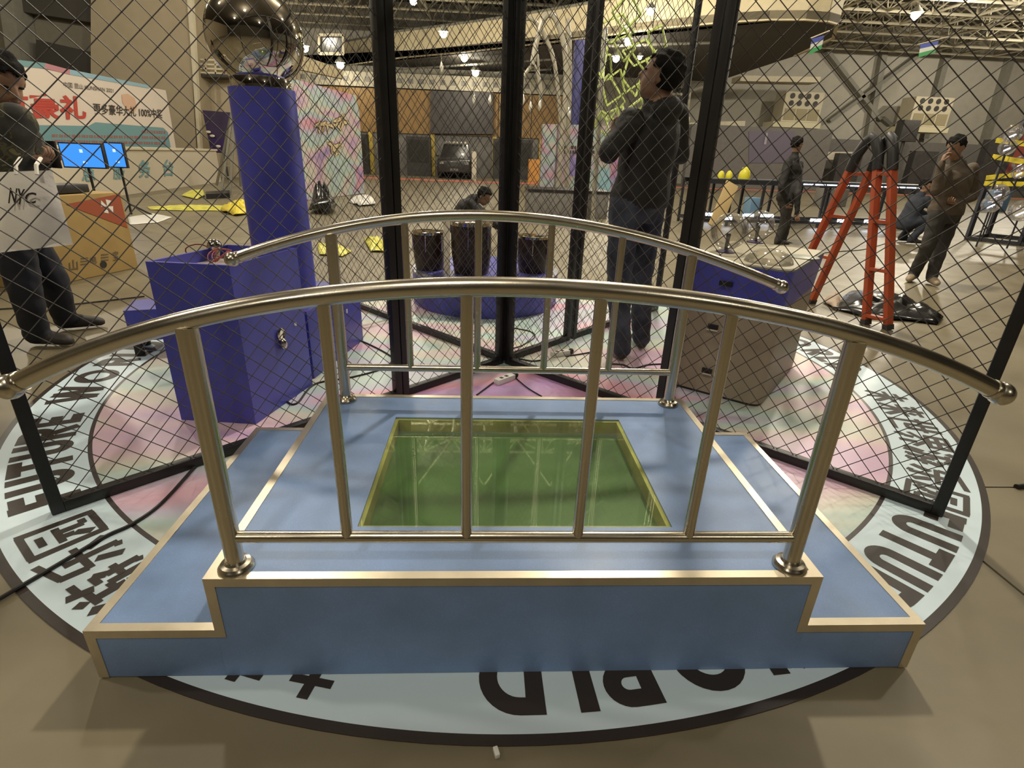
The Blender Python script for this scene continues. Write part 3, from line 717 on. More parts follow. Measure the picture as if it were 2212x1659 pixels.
# ================================================================== drums on a round blue platform
dp = thing('round_platform', 'low round royal blue platform inside the cage behind the centre post', 'platform', (0, 4.98, 0))
MB().lathe((0, 4.98, 0), [(.66, .004), (.665, .02), (.665, .285), (.66, .29)], 72).build('drum_side', M_blue, dp)
MB().lathe((0, 4.98, .29), [(.668, -.012), (.668, .008), (.6, .01)], 72).build('steel_rim', mat('worn_steel', (.30, .30, .36), .35, .7, var=.4, vs=8), dp)
MB().lathe((0, 4.98, .30), [(.60, 0), (.60, .004)], 64).build('top_disc', M_bluetop, dp)
def drum(x, y, r, hgt, label):
    d = thing('drum', label, 'drum', (x, y, .304), 'drums on the round platform'); z = .304
    MB().lathe((x, y, z), [(r * .86, 0), (r * .98, hgt * .35), (r, hgt * .7), (r * .97, hgt * .95)], 36).build('shell', mat('dark_brown_shell', (.030, .016, .010), .4, var=.35, vs=7), d)
    MB().lathe((x, y, z), [(r * 1.0, hgt * .93), (r * 1.04, hgt * .94), (r * 1.04, hgt * 1.0), (r * .96, hgt * 1.005)], 40).build('chrome_hoop', M_chrome, d)
    MB().lathe((x, y, z), [(r * .955, hgt * .985), (r * .955, hgt * 1.0)], 36).build('drum_head', mat('tan_skin_head', (.34, .20, .07), .5, var=.1), d)
    for k in range(6):
        a = k * math.pi / 3 + .4; c, s = math.cos(a), math.sin(a)
        MB().cyl((x + c * r * 1.03, y + s * r * 1.03, z + hgt * .52), (x + c * r * 1.05, y + s * r * 1.05, z + hgt * .95), .006, n=8).build('tension_rod', M_chrome, d)
drum(-.50, 4.86, .140, .325, 'low dark drum with a tan head on the left of the round platform')
drum(-.125, 4.73, .172, .43, 'tallest dark brown drum in the middle of the round platform')
drum(.42, 4.86, .142, .315, 'low dark drum with a tan head on the right of the round platform')
p0 = Q(959, 592, 4.55); tag(MB().slab([Q(959, 592, 4.50), Q(972, 592, 4.50), Q(972, 470, 4.58), Q(957, 470, 4.58)], (0, -1, .1), .004).build('drum_sheen_strip', mat('pale_sheen', (.74, .68, .52), .3, var=.12, vs=20), smooth=False),  # added strip, coloured like the sheen on the middle drum's side
    'narrow pale strip imitating the sheen on the middle drum, beside the left drum', 'strip')

# ================================================================== cables and power strips
def cable(pts, label, r=.006, z=.007):
    P = [at(x, y, z) if len(pt) == 2 else at(x, y, pt[2]) for pt in pts for x, y in [pt[:2]]]
    # Catmull-Rom
    out = []
    for i in range(len(P) - 1):
        a, b, c, d = P[max(i - 1, 0)], P[i], P[i + 1], P[min(i + 2, len(P) - 1)]
        for k in range(8):
            u = k / 8; out.append(.5 * ((2 * b) + (c - a) * u + (2 * a - 5 * b + 4 * c - d) * u * u + (3 * b - a - 3 * c + d) * u ** 3))
    out.append(P[-1])
    return tag(MB().tube(out, r, 7).build('power_cable', M_cable), label, 'cable', 'black cables on the floor')
cable([(-40, 1316), (120, 1222), (225, 1160), (285, 1132), (345, 1090), (400, 1032), (440, 985)], 'black cable crossing the lettered ring at the left, under the front left panel', .0065, .010)
cable([(560, 820), (610, 860), (640, 872), (680, 830), (760, 815), (830, 795), (850, 775)], 'black cable curling past the tall blue cabinet')
cable([(1030, 853), (1066, 826)], 'short black lead into the near end of the front power strip', .005)
cable([(1112, 815), (1140, 838), (1170, 856)], 'thin twisted lead from the front power strip to the platform', .004)
cable([(1120, 775), (1150, 780), (1175, 777)], 'black lead between the centre post and the back power strip', .006)
cable([(1222, 770), (1270, 762), (1290, 757)], 'black lead running right from the back power strip', .005)
cable([(1310, 786), (1345, 788), (1368, 796), (1400, 788), (1440, 786)], 'black cable in front of the shoes of the man in black', .006)
cable([(1105, 708), (1145, 716), (1155, 728), (1130, 745), (1110, 752)], 'black cable loop in front of the round platform', .005)
cable([(750, 725), (800, 745), (845, 770), (848, 785)], 'black cable from the blue plinth plug towards the left middle post', .006)
cable([(1060, 782), (1090, 760), (1110, 775), (1130, 795), (1080, 800), (1040, 797)], 'tangle of black cable around the foot of the centre post', .008)
cable([(-60, 671), (60, 664), (160, 657), (270, 645), (312, 640)], 'thin dark cable running along the concrete behind the man with the tote bag', .006)
cable([(1760, 548), (1815, 543), (1870, 538), (1930, 521), (1985, 508)], 'thin dark cable on the concrete behind the orange ladder', .007)
def strip(a, b, label):
    P0, P1 = at(*a, .012), at(*b, .012); t = thing('power_strip', label, 'power strip', tuple((P0 + P1) / 2 * V((1, 1, 0)) if False else V(((P0.x + P1.x) / 2, (P0.y + P1.y) / 2, .003))), 'white power strips on the floor')
    d = (P1 - P0).normalized(); MB().beam(P0 + V((0, 0, .008)), P1 + V((0, 0, .008)), .045, .032).build('strip_body', M_white, t, bevel=.004)
    for k in (.3, .6): 
        c = P0.lerp(P1, k) + V((0, 0, .0245)); MB().beam(c - d * .01, c + d * .01, .022, .002).build('outlet', M_dark, t, smooth=False)
    c = P1 + V((0, 0, .024)); MB().ball(P1 + d * .02 + V((0, 0, .01)), .02, 12, 8).build('plug', M_cable, t)
strip((1072, 828), (1108, 815), 'white power strip just behind the platform, in front of the centre post')
strip((1192, 768), (1228, 762), 'white power strip with a black plug right of the centre post')

# ================================================================== people
def loftmesh(mb, secs, n=14):
    vs = []; fs = []
    for c, a, b in secs:
        for k in range(n):
            t = 2 * math.pi * k / n; vs.append(V(c) + V(a) * math.cos(t) + V(b) * math.sin(t))
    m_ = len(secs)
    for i in range(m_ - 1):
        for k in range(n):
            p, q_ = i * n + k, i * n + (k + 1) % n; fs.append((p, q_, q_ + n, p + n))
    fs.append(tuple(range(n))[::-1]); fs.append(tuple(range((m_ - 1) * n, m_ * n))); mb.add(vs, fs)
def hand(mb, wr, d, nrm, curl=.5, side=1, s=1.0):
    """palm + four fingers + thumb; d: direction of the hand, nrm: palm normal"""
    d = V(d).normalized(); nrm = V(nrm); nrm = (nrm - d * nrm.dot(d)).normalized(); sd = d.cross(nrm) * side
    loftmesh(mb, [(wr, sd * .024 * s, nrm * .016 * s), (wr + d * .035 * s, sd * .036 * s, nrm * .014 * s), (wr + d * .075 * s, sd * .040 * s, nrm * .012 * s), (wr + d * .088 * s, sd * .036 * s, nrm * .009 * s)], 10)
    for k, L in enumerate((.066, .076, .070, .054)):
        p = wr + d * .082 * s + sd * (.030 - .020 * k) * s; pts = [p]; ang = .25
        for seg in (.45, .32, .25):
            ang += curl * 1.0; dd = d * math.cos(ang - .25) + nrm * math.sin(ang - .25); pts.append(pts[-1] + dd * L * seg * s)
        mb.tube(pts, [.0088 * s, .0082 * s, .0074 * s, .0055 * s], 7)
    p = wr + d * .025 * s + sd * .030 * s; dd = (d * .6 + sd * .75 + nrm * .35).normalized()
    mb.tube([p, p + dd * .035 * s, p + dd * .035 * s + (d * .8 + sd * .25 + nrm * .45).normalized() * .03 * s], [.011 * s, .0095 * s, .006 * s], 7)
def dist_seg(P, a, b):
    ab = b - a; t = np.clip(((P - a) @ ab) / max(1e-9, ab @ ab), 0, 1); return np.linalg.norm(P - (a + t[:, None] * ab), axis=1)
def person(label, J, mats, face, facing, vox=.014, hairlen=0, hs=1.0, hood=0.0, leg=1.0, hands=True, handdir=None, curl=.6, jk=1.0, base=None, look=None):
    """J: joints. mats: (jacket, trousers, skin, shoe). face: head direction, facing: chest direction"""
    J = {k: V(v) for k, v in J.items()}; face = V(face).normalized(); fw = V(facing).normalized()
    base = base or V((J['pel'].x, J['pel'].y, 0))
    t = thing('person', label, 'person', tuple(base))
    mb = MB(); caps = []
    def cap(a, b, r, m_): caps.append((np.array(a), np.array(b), r, m_))
    def limb(pts, rs, m_):
        out = []; rr = []
        for i in range(len(pts) - 1):
            for k in range(5): u = k / 5; out.append(pts[i].lerp(pts[i + 1], u)); rr.append(rs[i] * (1 - u) + rs[i + 1] * u)
            cap(pts[i], pts[i + 1], (rs[i] + rs[i + 1]) / 2, m_)
        out.append(pts[-1]); rr.append(rs[-1]); mb.tube(out, rr, 12); mb.ball(pts[0], rs[0] * 1.02, 12, 8); mb.ball(pts[-1], rs[-1] * 1.0, 12, 8)
        for p, r in zip(pts[1:-1], rs[1:-1]): mb.ball(p, r * 1.02, 12, 8)
    pel, neck, hd = J['pel'], J['neck'], J['head']
    rv0 = (J['hipR'] - J['hipL']).normalized(); rv1 = (J['shR'] - J['shL']).normalized(); shc = (J['shL'] + J['shR']) / 2
    up = (shc - pel).normalized()
    secs = []
    for u, hw, hd_ in ((-.30, .13, .11), (-.16, .172, .135), (-.10, .182 * jk, .145 * jk), (.02, .186 * jk, .150 * jk), (.10, .180 * jk, .142 * jk), (.32, .170 * jk, .130 * jk), (.55, .18 * jk, .135 * jk), (.80, .190 * jk, .130 * jk), (.97, .175 * jk, .105 * jk), (1.06, .09, .08)):
        c = pel + (shc - pel) * u if u > 0 else pel + up * u * .5
        rv = rv0.lerp(rv1, max(0, min(1, u))).normalized(); dv = up.cross(rv).normalized()
        secs.append((c, rv * hw, dv * hd_))
    loftmesh(mb, secs, 18)
    cap(pel - up * .16 + rv0 * .06, pel + rv0 * .06 - up * .13, .13, 1); cap(pel - up * .16 - rv0 * .06, pel - rv0 * .06 - up * .13, .13, 1)
    for k in (-.07, 0, .07): cap(pel + up * .02 + rv1 * k, shc - up * .05 + rv1 * k, .125, 0)
    limb([shc, neck, hd - V((0, 0, .06))], [.065, .056, .054], 2); caps[-2] = (np.array(neck - up * .0), np.array(neck), .055, 2)
    for s in 'LR':
        limb([J['sh' + s], J['el' + s], J['wr' + s]], [.066 * jk, .054 * jk, .038], 0)
        cap(J['sh' + s], shc, .07, 0)
        limb([J['hip' + s], J['kn' + s], J['an' + s]], [.100 * leg, .078 * leg, .064 * leg], 1)
        an, toe = J['an' + s], J['toe' + s]; d = (toe - an); d.z = 0; d = d.normalized(); sdv = V((-d.y, d.x, 0))
        hl = V((an.x, an.y, 0)) - d * .055; zf = V((0, 0, 1)); g = an.z - .075
        o = V((0, 0, g))
        loftmesh(mb, [(hl + o + zf * .035, sdv * .028, zf * .030), (hl + o + d * .03 + zf * .042, sdv * .040, zf * .040), (hl + o + d * .10 + zf * .054, sdv * .045, zf * .053),
                      (hl + o + d * .18 + zf * .043, sdv * .049, zf * .042), (hl + o + d * .245 + zf * .035, sdv * .042, zf * .034), (hl + o + d * .278 + zf * .026, sdv * .022, zf * .022)], 12)
        cap(hl + o + d * .02 + zf * .02, hl + o + d * .25 + zf * .02, .045, 3)
    # head
    hup = V((0, 0, 1)); side = face.cross(hup).normalized(); hup = side.cross(face).normalized(); M3 = Matrix((side, face, hup)).transposed()
    S3 = lambda *a: tuple(x * hs for x in a)
    mb.ball(hd + (hup * .025 - face * .012) * hs, 1, 18, 12, S3(.078, .096, .092), M3); mb.ball(hd + (-hup * .045 + face * .018) * hs, 1, 16, 10, S3(.062, .074, .074), M3)
    mb.ball(hd + (-hup * .092 + face * .052) * hs, 1, 10, 8, S3(.032, .030, .026), M3)
    mb.tube([hd + (hup * .02 + face * .085) * hs, hd + (-hup * .022 + face * .106) * hs, hd + (-hup * .034 + face * .090) * hs], [.011 * hs, .016 * hs, .013 * hs], 8)
    for sg in (1, -1): mb.ball(hd + (side * sg * .079 - face * .008 - hup * .012) * hs, 1, 10, 8, S3(.013, .022, .034), M3)
    cap(hd - hup * .06 * hs, hd + hup * .05 * hs, .09 * hs, 2); cap(hd + (-hup * .08 + face * .04) * hs, hd + face * .05 * hs, .06 * hs, 2)
    # collar / hood of the jacket
    bk = -fw
    mb.tube([shc - V((0, 0, .03)), shc.lerp(neck, .55) + bk * .01, shc.lerp(neck, .95) + bk * .01], [.105, .088, .076], 14); cap(shc, shc.lerp(neck, .9), .085, 0)
    if hood > 0:
        mb.ball(shc.lerp(neck, .4) + bk * .085, 1, 16, 10, (.13 * hood, .07 * hood, .085 * hood), Matrix((rv1, bk, V((0, 0, 1)))).transposed()); cap(shc.lerp(neck, .4) + bk * .08 - rv1 * .06, shc.lerp(neck, .4) + bk * .08 + rv1 * .06, .07, 0)
    me = bpy.data.meshes.new('b'); me.from_pydata([tuple(p) for p in mb.v], [], mb.f)
    bm = bmesh.new(); bm.from_mesh(me); bmesh.ops.recalc_face_normals(bm, faces=bm.faces); bm.to_mesh(me); bm.free()
    ob = bpy.data.objects.new('b', me); col.objects.link(ob)
    rm = ob.modifiers.new('r', 'REMESH'); rm.mode = 'VOXEL'; rm.voxel_size = vox; rm.use_smooth_shade = True
    sm = ob.modifiers.new('s', 'SMOOTH'); sm.factor = .5; sm.iterations = 3
    bpy.context.view_layer.update()
    m2 = bpy.data.meshes.new_from_object(ob.evaluated_get(bpy.context.evaluated_depsgraph_get())); bpy.data.objects.remove(ob)
    nv = len(m2.vertices); P = np.empty(nv * 3, np.float32); m2.vertices.foreach_get('co', P); P = P.reshape(-1, 3).astype(float)
    best = np.full(nv, 1e9); mi = np.zeros(nv, int)
    for a, b_, r, m_ in caps:
        dd = dist_seg(P, a, b_) - r; k = dd < best; best[k] = dd[k]; mi[k] = m_
    # cloth folds
    nrm = np.empty(nv * 3, np.float32); m2.vertices.foreach_get('normal', nrm); nrm = nrm.reshape(-1, 3)
    fold = (np.sin(P[:, 2] * 55 + 3 * np.sin(P[:, 0] * 21) + 2 * np.sin(P[:, 1] * 17)) * .5 + np.sin(P[:, 2] * 23 + P[:, 0] * 31 - P[:, 1] * 13) * .5) * .0045
    fold[mi >= 2] = 0; P = P + nrm * fold[:, None]
    faces = [tuple(p.vertices) for p in m2.polygons]; fm = [int(np.bincount(mi[list(f)]).argmax()) for f in faces]
    ex = MB()
    if hands:
        for s in 'LR':
            wr, el = J['wr' + s], J['el' + s]; d = (wr - el).normalized(); hdv = (handdir or {}).get(s, (d, fw)) 
            hand(ex, wr + V(hdv[0]).normalized() * -.005, hdv[0], hdv[1], curl, 1 if s == 'L' else -1)
    nh = len(ex.f)
    for sg in (1, -1): ex.ball(hd + (hup * .012 + side * sg * .031 + face * .0795) * hs, 1, 10, 6, S3(.013, .007, .006), M3)
    ne = len(ex.f)
    ex.ball(hd + (-hup * .055 + face * .086) * hs, 1, 10, 6, S3(.022, .006, .006), M3)
    verts = [tuple(p) for p in P] + ex.v; faces += [tuple(i + nv for i in f) for f in ex.f]
    fm += [2] * nh + [4] * (ne - nh) + [5] * (len(ex.f) - ne)
    L = V(t.location); me = bpy.data.meshes.new('body'); me.from_pydata([tuple(V(p) - L) for p in verts], [], faces)
    for m_ in (*mats, M_hair, mat('lips', (.22, .09, .07), .5)): me.materials.append(m_)
    me.polygons.foreach_set('material_index', fm); me.polygons.foreach_set('use_smooth', [True] * len(faces))
    body = bpy.data.objects.new('body', me); col.objects.link(body); body.parent = t
    bpy.data.meshes.remove(m2)
    # hair cap
    hb = MB(); hb.ball(hd + (hup * .028 - face * .016) * hs, 1, 36, 26, S3(.088, .104, .102), M3)
    bm = bmesh.new(); vs = [bm.verts.new(v) for v in hb.v]
    for f in hb.f: bm.faces.new([vs[i] for i in f])
    for v in list(bm.verts):
        q_ = v.co - hd; a, u_ = q_.dot(face), q_.dot(hup)
        a /= hs; u_ /= hs; jig = .012 * math.sin(60 * q_.dot(side)) + .006 * math.sin(151 * q_.dot(side))
        if (a > .045 and u_ < .066 + jig) or (0 < a <= .045 and u_ < .020) or (a <= 0 and u_ < -.058 - hairlen): bm.verts.remove(v)
        else:
            v.co += (v.co - hd).normalized() * (.006 * math.sin(70 * v.co.x) * math.sin(67 * v.co.y + 2) + .004 * math.sin(130 * v.co.z + 40 * v.co.x))
    hm = bpy.data.meshes.new('hair'); bm.to_mesh(hm); bm.free()
    for p in hm.vertices: p.co -= L
    hm.materials.append(M_hair); hm.polygons.foreach_set('use_smooth', [True] * len(hm.polygons))
    ho = bpy.data.objects.new('hair', hm); col.objects.link(ho); ho.parent = t
    s_ = ho.modifiers.new('t', 'SOLIDIFY'); s_.thickness = .012; s_.offset = -1
    return t

M_jblack = mat('black_jacket', (.012, .011, .0105), .75, bump=.3, bs=30)
M_jeans = mat('dark_jeans', (.045, .052, .075), .85, var=.75, vs=7, bump=.2, bs=80)
M_navyj = mat('navy_jeans', (.012, .013, .020), .85, var=.3, vs=7)
m, nt, b = nodes_of('camouflage', .8)
tc = nt.nodes.new('ShaderNodeTexCoord'); n = nt.nodes.new('ShaderNodeTexNoise'); n.inputs['Scale'].default_value = 14; n.inputs['Detail'].default_value = 2
nt.links.new(tc.outputs['Object'], n.inputs['Vector']); r = ramp(nt, [(.0, (.010, .010, .007)), (.46, (.014, .013, .008)), (.54, (.05, .042, .012)), (.60, (.018, .022, .012)), (.68, (.09, .075, .022))])
r.color_ramp.interpolation = 'CONSTANT'; nt.links.new(n.outputs[0], r.inputs[0]); nt.links.new(r.outputs[0], b.inputs['Base Color']); M_camo = m
M_brownj = mat('brown_jacket', (.085, .062, .040), .8, bump=.3, bs=30)
M_greyt = mat('charcoal_trousers', (.040, .037, .033), .85, var=.2)
M_navy = mat('navy_work_jacket', (.022, .027, .040), .8, bump=.2, bs=30)
M_beige = mat('beige_shoe', (.30, .23, .15), .6)

# man in black inside the cage, seen from behind, left hand raised
person('man in a black jacket and dark jeans inside the cage, back turned, left hand raised',
       dict(head=Q(1427, 164, 3.50), neck=Q(1412, 216, 3.53), shL=Q(1364, 262, 3.40), shR=Q(1462, 250, 3.70), elL=Q(1316, 328, 3.30), wrL=Q(1323, 294, 3.46),
            elR=Q(1470, 335, 3.82), wrR=Q(1415, 345, 4.0), pel=Q(1382, 425, 3.53), hipL=Q(1350, 450, 3.45), hipR=Q(1404, 450, 3.62),
            knL=Q(1336, 610, 3.44), knR=Q(1384, 598, 3.66), anL=at(1343, 752, .085), anR=at(1386, 730, .085), toeL=at(1330, 746, .03), toeR=at(1372, 724, .03)),
       (M_jblack, M_jeans, M_skin, M_shoe), (-.78, .42, .22), (-.66, .75, 0), vox=.0125, handdir={'L': (V((-.03, .05, 1)), V((.9, -.1, 0))), 'R': (V((-.8, .5, .2)), V((-.3, .2, 1)))}, curl=.75, jk=1.14, hs=1.12, hood=1.0, leg=1.02)
# man with a white tote bag
LP = dict(head=Q(8, 172, 3.42), neck=Q(-2, 226, 3.48), shL=Q(-6, 268, 3.74), shR=Q(34, 262, 3.20), elL=Q(44, 352, 3.68), wrL=Q(104, 348, 3.46), elR=Q(22, 366, 3.10), wrR=Q(66, 345, 3.16),
          pel=Q(28, 478, 3.46), hipL=Q(52, 505, 3.58), hipR=Q(22, 505, 3.34), knL=Q(116, 608, 3.66), knR=Q(54, 624, 3.38), anL=at(140, 688, .085), anR=at(78, 720, .085), toeL=at(190, 700, .03), toeR=at(108, 738, .03))
person('man in a camouflage jacket at the left edge, looking down at his hands', LP, (M_camo, M_navyj, M_skin, M_shoe), (.72, -.42, -.58), (.80, -.6, 0), vox=.0125,
       handdir={'L': (V((.8, -.5, .1)), V((-.2, 0, 1))), 'R': (V((.95, .2, .15)), V((0, .3, 1)))}, curl=.8, jk=1.38, hs=1.12, leg=1.12)
p = Q(116, 334, 3.34); tag(MB().box(p.x, p.y, p.z, .075, .012, .14, R(-25)).build('phone', M_black, bevel=.003), 'black phone held by the man with the tote bag', 'phone')
# tote bag
tb = [Q(-6, 372, 2.90), Q(112, 368, 2.98), Q(158, 528, 2.98), Q(-2, 546, 2.88)]
tn = (tb[1] - tb[0]).cross(tb[3] - tb[0]).normalized()
if tn.y > 0: tn = -tn
tt_ = thing('tote_bag', 'white canvas tote bag printed NYC, hanging in front of the man at left', 'tote bag', tuple(sum(tb, V()) / 4))
mb = MB(); N = 14; vs = []; fs = []
for sgn in (1, -1):
    for j in range(N + 1):
        for i in range(N + 1):
            u, v_ = i / N, j / N; a = tb[0].lerp(tb[1], u); c = tb[3].lerp(tb[2], u); pp = a.lerp(c, v_)
            bul = math.sin(math.pi * u) ** .6 * math.sin(math.pi * min(1, v_ * .9 + .1)) * .055 + .008 * math.sin(u * 9 + v_ * 4) * v_ * math.sin(math.pi * u)
            vs.append(pp + tn * sgn * bul)
K = (N + 1) ** 2
for sgn in (0, 1):
    for j in range(N):
        for i in range(N):
            a = sgn * K + j * (N + 1) + i; f = (a, a + 1, a + N + 2, a + N + 1); fs.append(f if sgn else f[::-1])
mb.add(vs, fs); mb.build('bag_cloth', mat('white_canvas', (.86, .82, .74), .85, var=.07, vs=6, bump=.3, bs=25), tt_)
mb = MB(); ctrp = lambda x, y: on(x, y, tb[0], tb[1]) + tn * .064
o_ = ctrp(28, 435); text_on(mb, 'NY', o_, ctrp(60, 438) - o_, ctrp(32, 402) - o_, .02, tn, .004); o_ = ctrp(62, 436); text_on(mb, 'C', o_, ctrp(86, 436) - o_, ctrp(64, 412) - o_, .02, tn, .004)
mb.build('printed_letters', M_print, tt_, smooth=False)
mb = MB()
for x in (40, 84): mb.tube([Q(x, 376, 2.94) + tn * .03, Q(x - 2, 356, 2.96) + tn * .03, Q(x + 4, 342, 3.06)], .009, 6)
mb.build('handle', MATS['white_canvas'], tt_)
# person in dark clothes walking right, behind the desk
Yd = 9.55
person('person in dark clothes walking right beyond the display desk',
       dict(head=Q(1722, 312, Yd), neck=Q(1716, 336, Yd), shL=Q(1702, 352, Yd - .15), shR=Q(1726, 356, Yd + .2), elL=Q(1688, 405, Yd - .25), wrL=Q(1700, 440, Yd - .2), elR=Q(1722, 420, Yd - .28), wrR=Q(1722, 462, Yd - .32),
            pel=Q(1700, 425, Yd), hipL=Q(1694, 432, Yd + .08), hipR=Q(1704, 432, Yd - .08), knL=Q(1700, 480, Yd + .1), knR=Q(1694, 482, Yd - .1), anL=Q(1690, 522, Yd + .1), anR=Q(1680, 520, Yd - .1), toeL=Q(1706, 530, Yd + .1), toeR=Q(1694, 530, Yd - .1)),
       (M_jblack, M_greyt, M_skin, M_shoe), (.9, .25, -.1), (.75, .6, 0), vox=.02, curl=.5, jk=1.1, base=V((Q(1700, 425, Yd).x, Yd, 0)))
Yr = 6.33
person('man in a brown jacket right of the orange ladder, hand at his face',
       dict(head=Q(2064, 318, Yr), neck=Q(2068, 348, Yr + .02), shL=Q(2098, 366, Yr + .05), shR=Q(2038, 370, Yr - .05), elL=Q(2100, 425, Yr + .1), wrL=Q(2062, 440, Yr - .15), elR=Q(2022, 412, Yr - .18), wrR=Q(2034, 352, Yr - .17),
            pel=Q(2044, 452, Yr), hipL=Q(2058, 460, Yr + .04), hipR=Q(2028, 460, Yr - .04), knL=Q(2034, 530, Yr + .05), knR=Q(2006, 530, Yr - .06), anL=at(2012, 598, .085), anR=at(1974, 592, .085), toeL=at(2018, 612, .03), toeR=at(1962, 606, .03)),
       (M_brownj, M_greyt, M_skin, M_beige), (-.86, -.30, -.40), (-.70, -.62, 0), vox=.016, handdir={'R': (V((.15, .1, 1)), V((.8, -.3, 0))), 'L': (V((-.8, -.4, .1)), V((0, 0, 1)))}, curl=.7, jk=1.12)
# crouching people
Yc = 8.0; X_ = Q(1020, 440, Yc).x
person('crouching person in a dark jacket, head bowed, on the floor beyond the drums',
       dict(head=Q(1046, 424, Yc - .05), neck=Q(1030, 428, Yc), shL=Q(1014, 436, Yc + .18), shR=Q(1014, 440, Yc - .18), elL=(X_ + .25, Yc + .25, .42), wrL=(X_ + .42, Yc + .12, .30), elR=(X_ + .25, Yc - .25, .42), wrR=(X_ + .42, Yc - .12, .30),
            pel=(X_ - .20, Yc, .34), hipL=(X_ - .18, Yc + .1, .32), hipR=(X_ - .18, Yc - .1, .32), knL=(X_ + .18, Yc + .16, .46), knR=(X_ + .18, Yc - .16, .46), anL=(X_ - .08, Yc + .14, .085), anR=(X_ - .08, Yc - .14, .085), toeL=(X_ + .15, Yc + .14, .03), toeR=(X_ + .15, Yc - .14, .03)),
       (M_jblack, M_greyt, M_skin, M_shoe), (.75, -.35, -.55), (.8, 0, -.6), vox=.016, curl=.6, base=V((X_, Yc, 0)), jk=1.1)
Yn = 10.2; X_ = Q(1982, 440, Yn).x
person('person in navy work clothes squatting behind the man in the brown jacket',
       dict(head=(X_ + .05, Yn, 1.02), neck=(X_ + .02, Yn, .88), shL=(X_ + .0, Yn + .18, .80), shR=(X_ + .0, Yn - .18, .80), elL=(X_ + .2, Yn + .2, .60), wrL=(X_ + .3, Yn + .05, .52), elR=(X_ + .16, Yn - .24, .58), wrR=(X_ + .15, Yn - .36, .44),
            pel=(X_ - .12, Yn, .38), hipL=(X_ - .1, Yn + .1, .36), hipR=(X_ - .1, Yn - .1, .36), knL=(X_ + .25, Yn + .14, .48), knR=(X_ + .2, Yn - .2, .48), anL=(X_, Yn + .14, .085), anR=(X_ - .04, Yn - .16, .085), toeL=(X_ + .2, Yn + .14, .03), toeR=(X_ + .18, Yn - .2, .03)),
       (M_navy, M_navy, M_skin, M_shoe), (.5, -.8, -.2), (.8, -.5, -.3), vox=.02, base=V((X_, Yn, 0)))

# ================================================================== orange step ladder
M_lad = mat('orange_fibreglass', (.46, .085, .030), .5, var=.12, vs=6); M_ladtop = mat('black_ladder_head', (.020, .019, .020), .5)
fA, fB = at(1870, 700), at(1918, 712); bA, bB = at(1757, 537), at(1797, 553)
bA = fA + (bA - fA) * .42; bB = fB + (bB - fB) * .42    # rear feet on the same sight lines, at a ladder's real spread
bA, bB = at(1705, 640), at(1752, 655)
lad = thing('step_ladder', 'orange step ladder with a black head standing open by a black plastic sheet', 'ladder', tuple((fA + bB) / 2))
tA, tB = Q(1899, 318, 4.70), Q(1929, 318, 4.62); rA, rB = Q(1858, 322, 4.86), Q(1903, 322, 4.78)
dv = (bA - fA).normalized()
for a, b, nm in ((fA, tA, 'front_rail'), (fB, tB, 'front_rail'), (bA, rA, 'rear_rail'), (bB, rB, 'rear_rail')):
    MB().beam(a, a.lerp(b, .97), .062, .045, dv).build(nm, M_lad, lad, bevel=.004)
    MB().beam(a, a.lerp(b, .03), .070, .052, dv).build('foot', M_dark, lad, smooth=False)
for f_, t_, r_, q_ in ((fA, tA, bA, rA), (fB, tB, bB, rB)):
    a, c = f_.lerp(t_, .88), r_.lerp(q_, .88); top = (t_ + q_) / 2 + V((0, 0, .085))
    pts = [a, f_.lerp(t_, .97), t_.lerp(top, .55) + V((0, 0, .012)), top, q_.lerp(top, .55) + V((0, 0, .012)), r_.lerp(q_, .97), c]
    MB().tube(pts, [.042, .043, .043, .042, .043, .043, .042], 10).build('head_cap', M_ladtop, lad)
for k in (.055, .33, .60, .86):
    a, b = fA.lerp(tA, k), fB.lerp(tB, k); MB().beam(a, b, .07, .028).build('step', M_lad, lad, bevel=.003)
for k in (.33, .60, .86):
    a, b = bA.lerp(rA, k), bB.lerp(rB, k); MB().beam(a, b, .03, .028).build('rear_bar', M_lad, lad, bevel=.003)

# ================================================================== crumpled sheets
def sheet(name, label, cat, outline, m_, hgt=.05, seed=0, res=.06, thick=.006, base=0.0, group=None, wav=9.0):
    """crumpled sheet whose ground outline is given in pixels"""
    P = [at(x, y, base) for x, y in outline]; c = sum(P, V()) / len(P); rnd = random.Random(seed); ph = [rnd.uniform(0, 6) for _ in range(8)]
    rings = 7; n = len(P) * 5; vs = []; fs = []
    ring = []
    for i in range(n):
        u = i / 5; a, b = P[int(u) % len(P)], P[(int(u) + 1) % len(P)]; ring.append(a.lerp(b, u - int(u)))
    scl_ = max((p - c).length for p in P)
    for k in range(1, rings + 1):
        t_ = k / rings
        for p in ring:
            q_ = c.lerp(p, t_); s_ = wav / scl_
            z = (abs(math.sin(q_.x * s_ + ph[0] + 1.7 * math.sin(q_.y * s_ * .8 + ph[1]))) * .6 + abs(math.sin(q_.y * s_ * 1.3 + ph[2] + q_.x * s_ * .6)) * .4)
            vs.append(V((q_.x, q_.y, base + thick * 1.2 + hgt * z * (1 - .75 * t_ ** 3))))
    vs.append(V((c.x, c.y, base + thick * 1.2 + hgt * .6))); ci = len(vs) - 1
    for i in range(n): fs.append((ci, i, (i + 1) % n))
    for k in range(rings - 1):
        for i in range(n):
            a, b = k * n + i, k * n + (i + 1) % n; fs.append((a, a + n, b + n, b))
    mb = MB(); mb.add(vs, fs); o = mb.build(name, m_, ang=.5)
    s_ = o.modifiers.new('t', 'SOLIDIFY'); s_.thickness = thick; s_.offset = -1
    return tag(o, label, cat, group)
M_bagp = mat('black_plastic', (.010, .010, .010), .22, spec=.6)
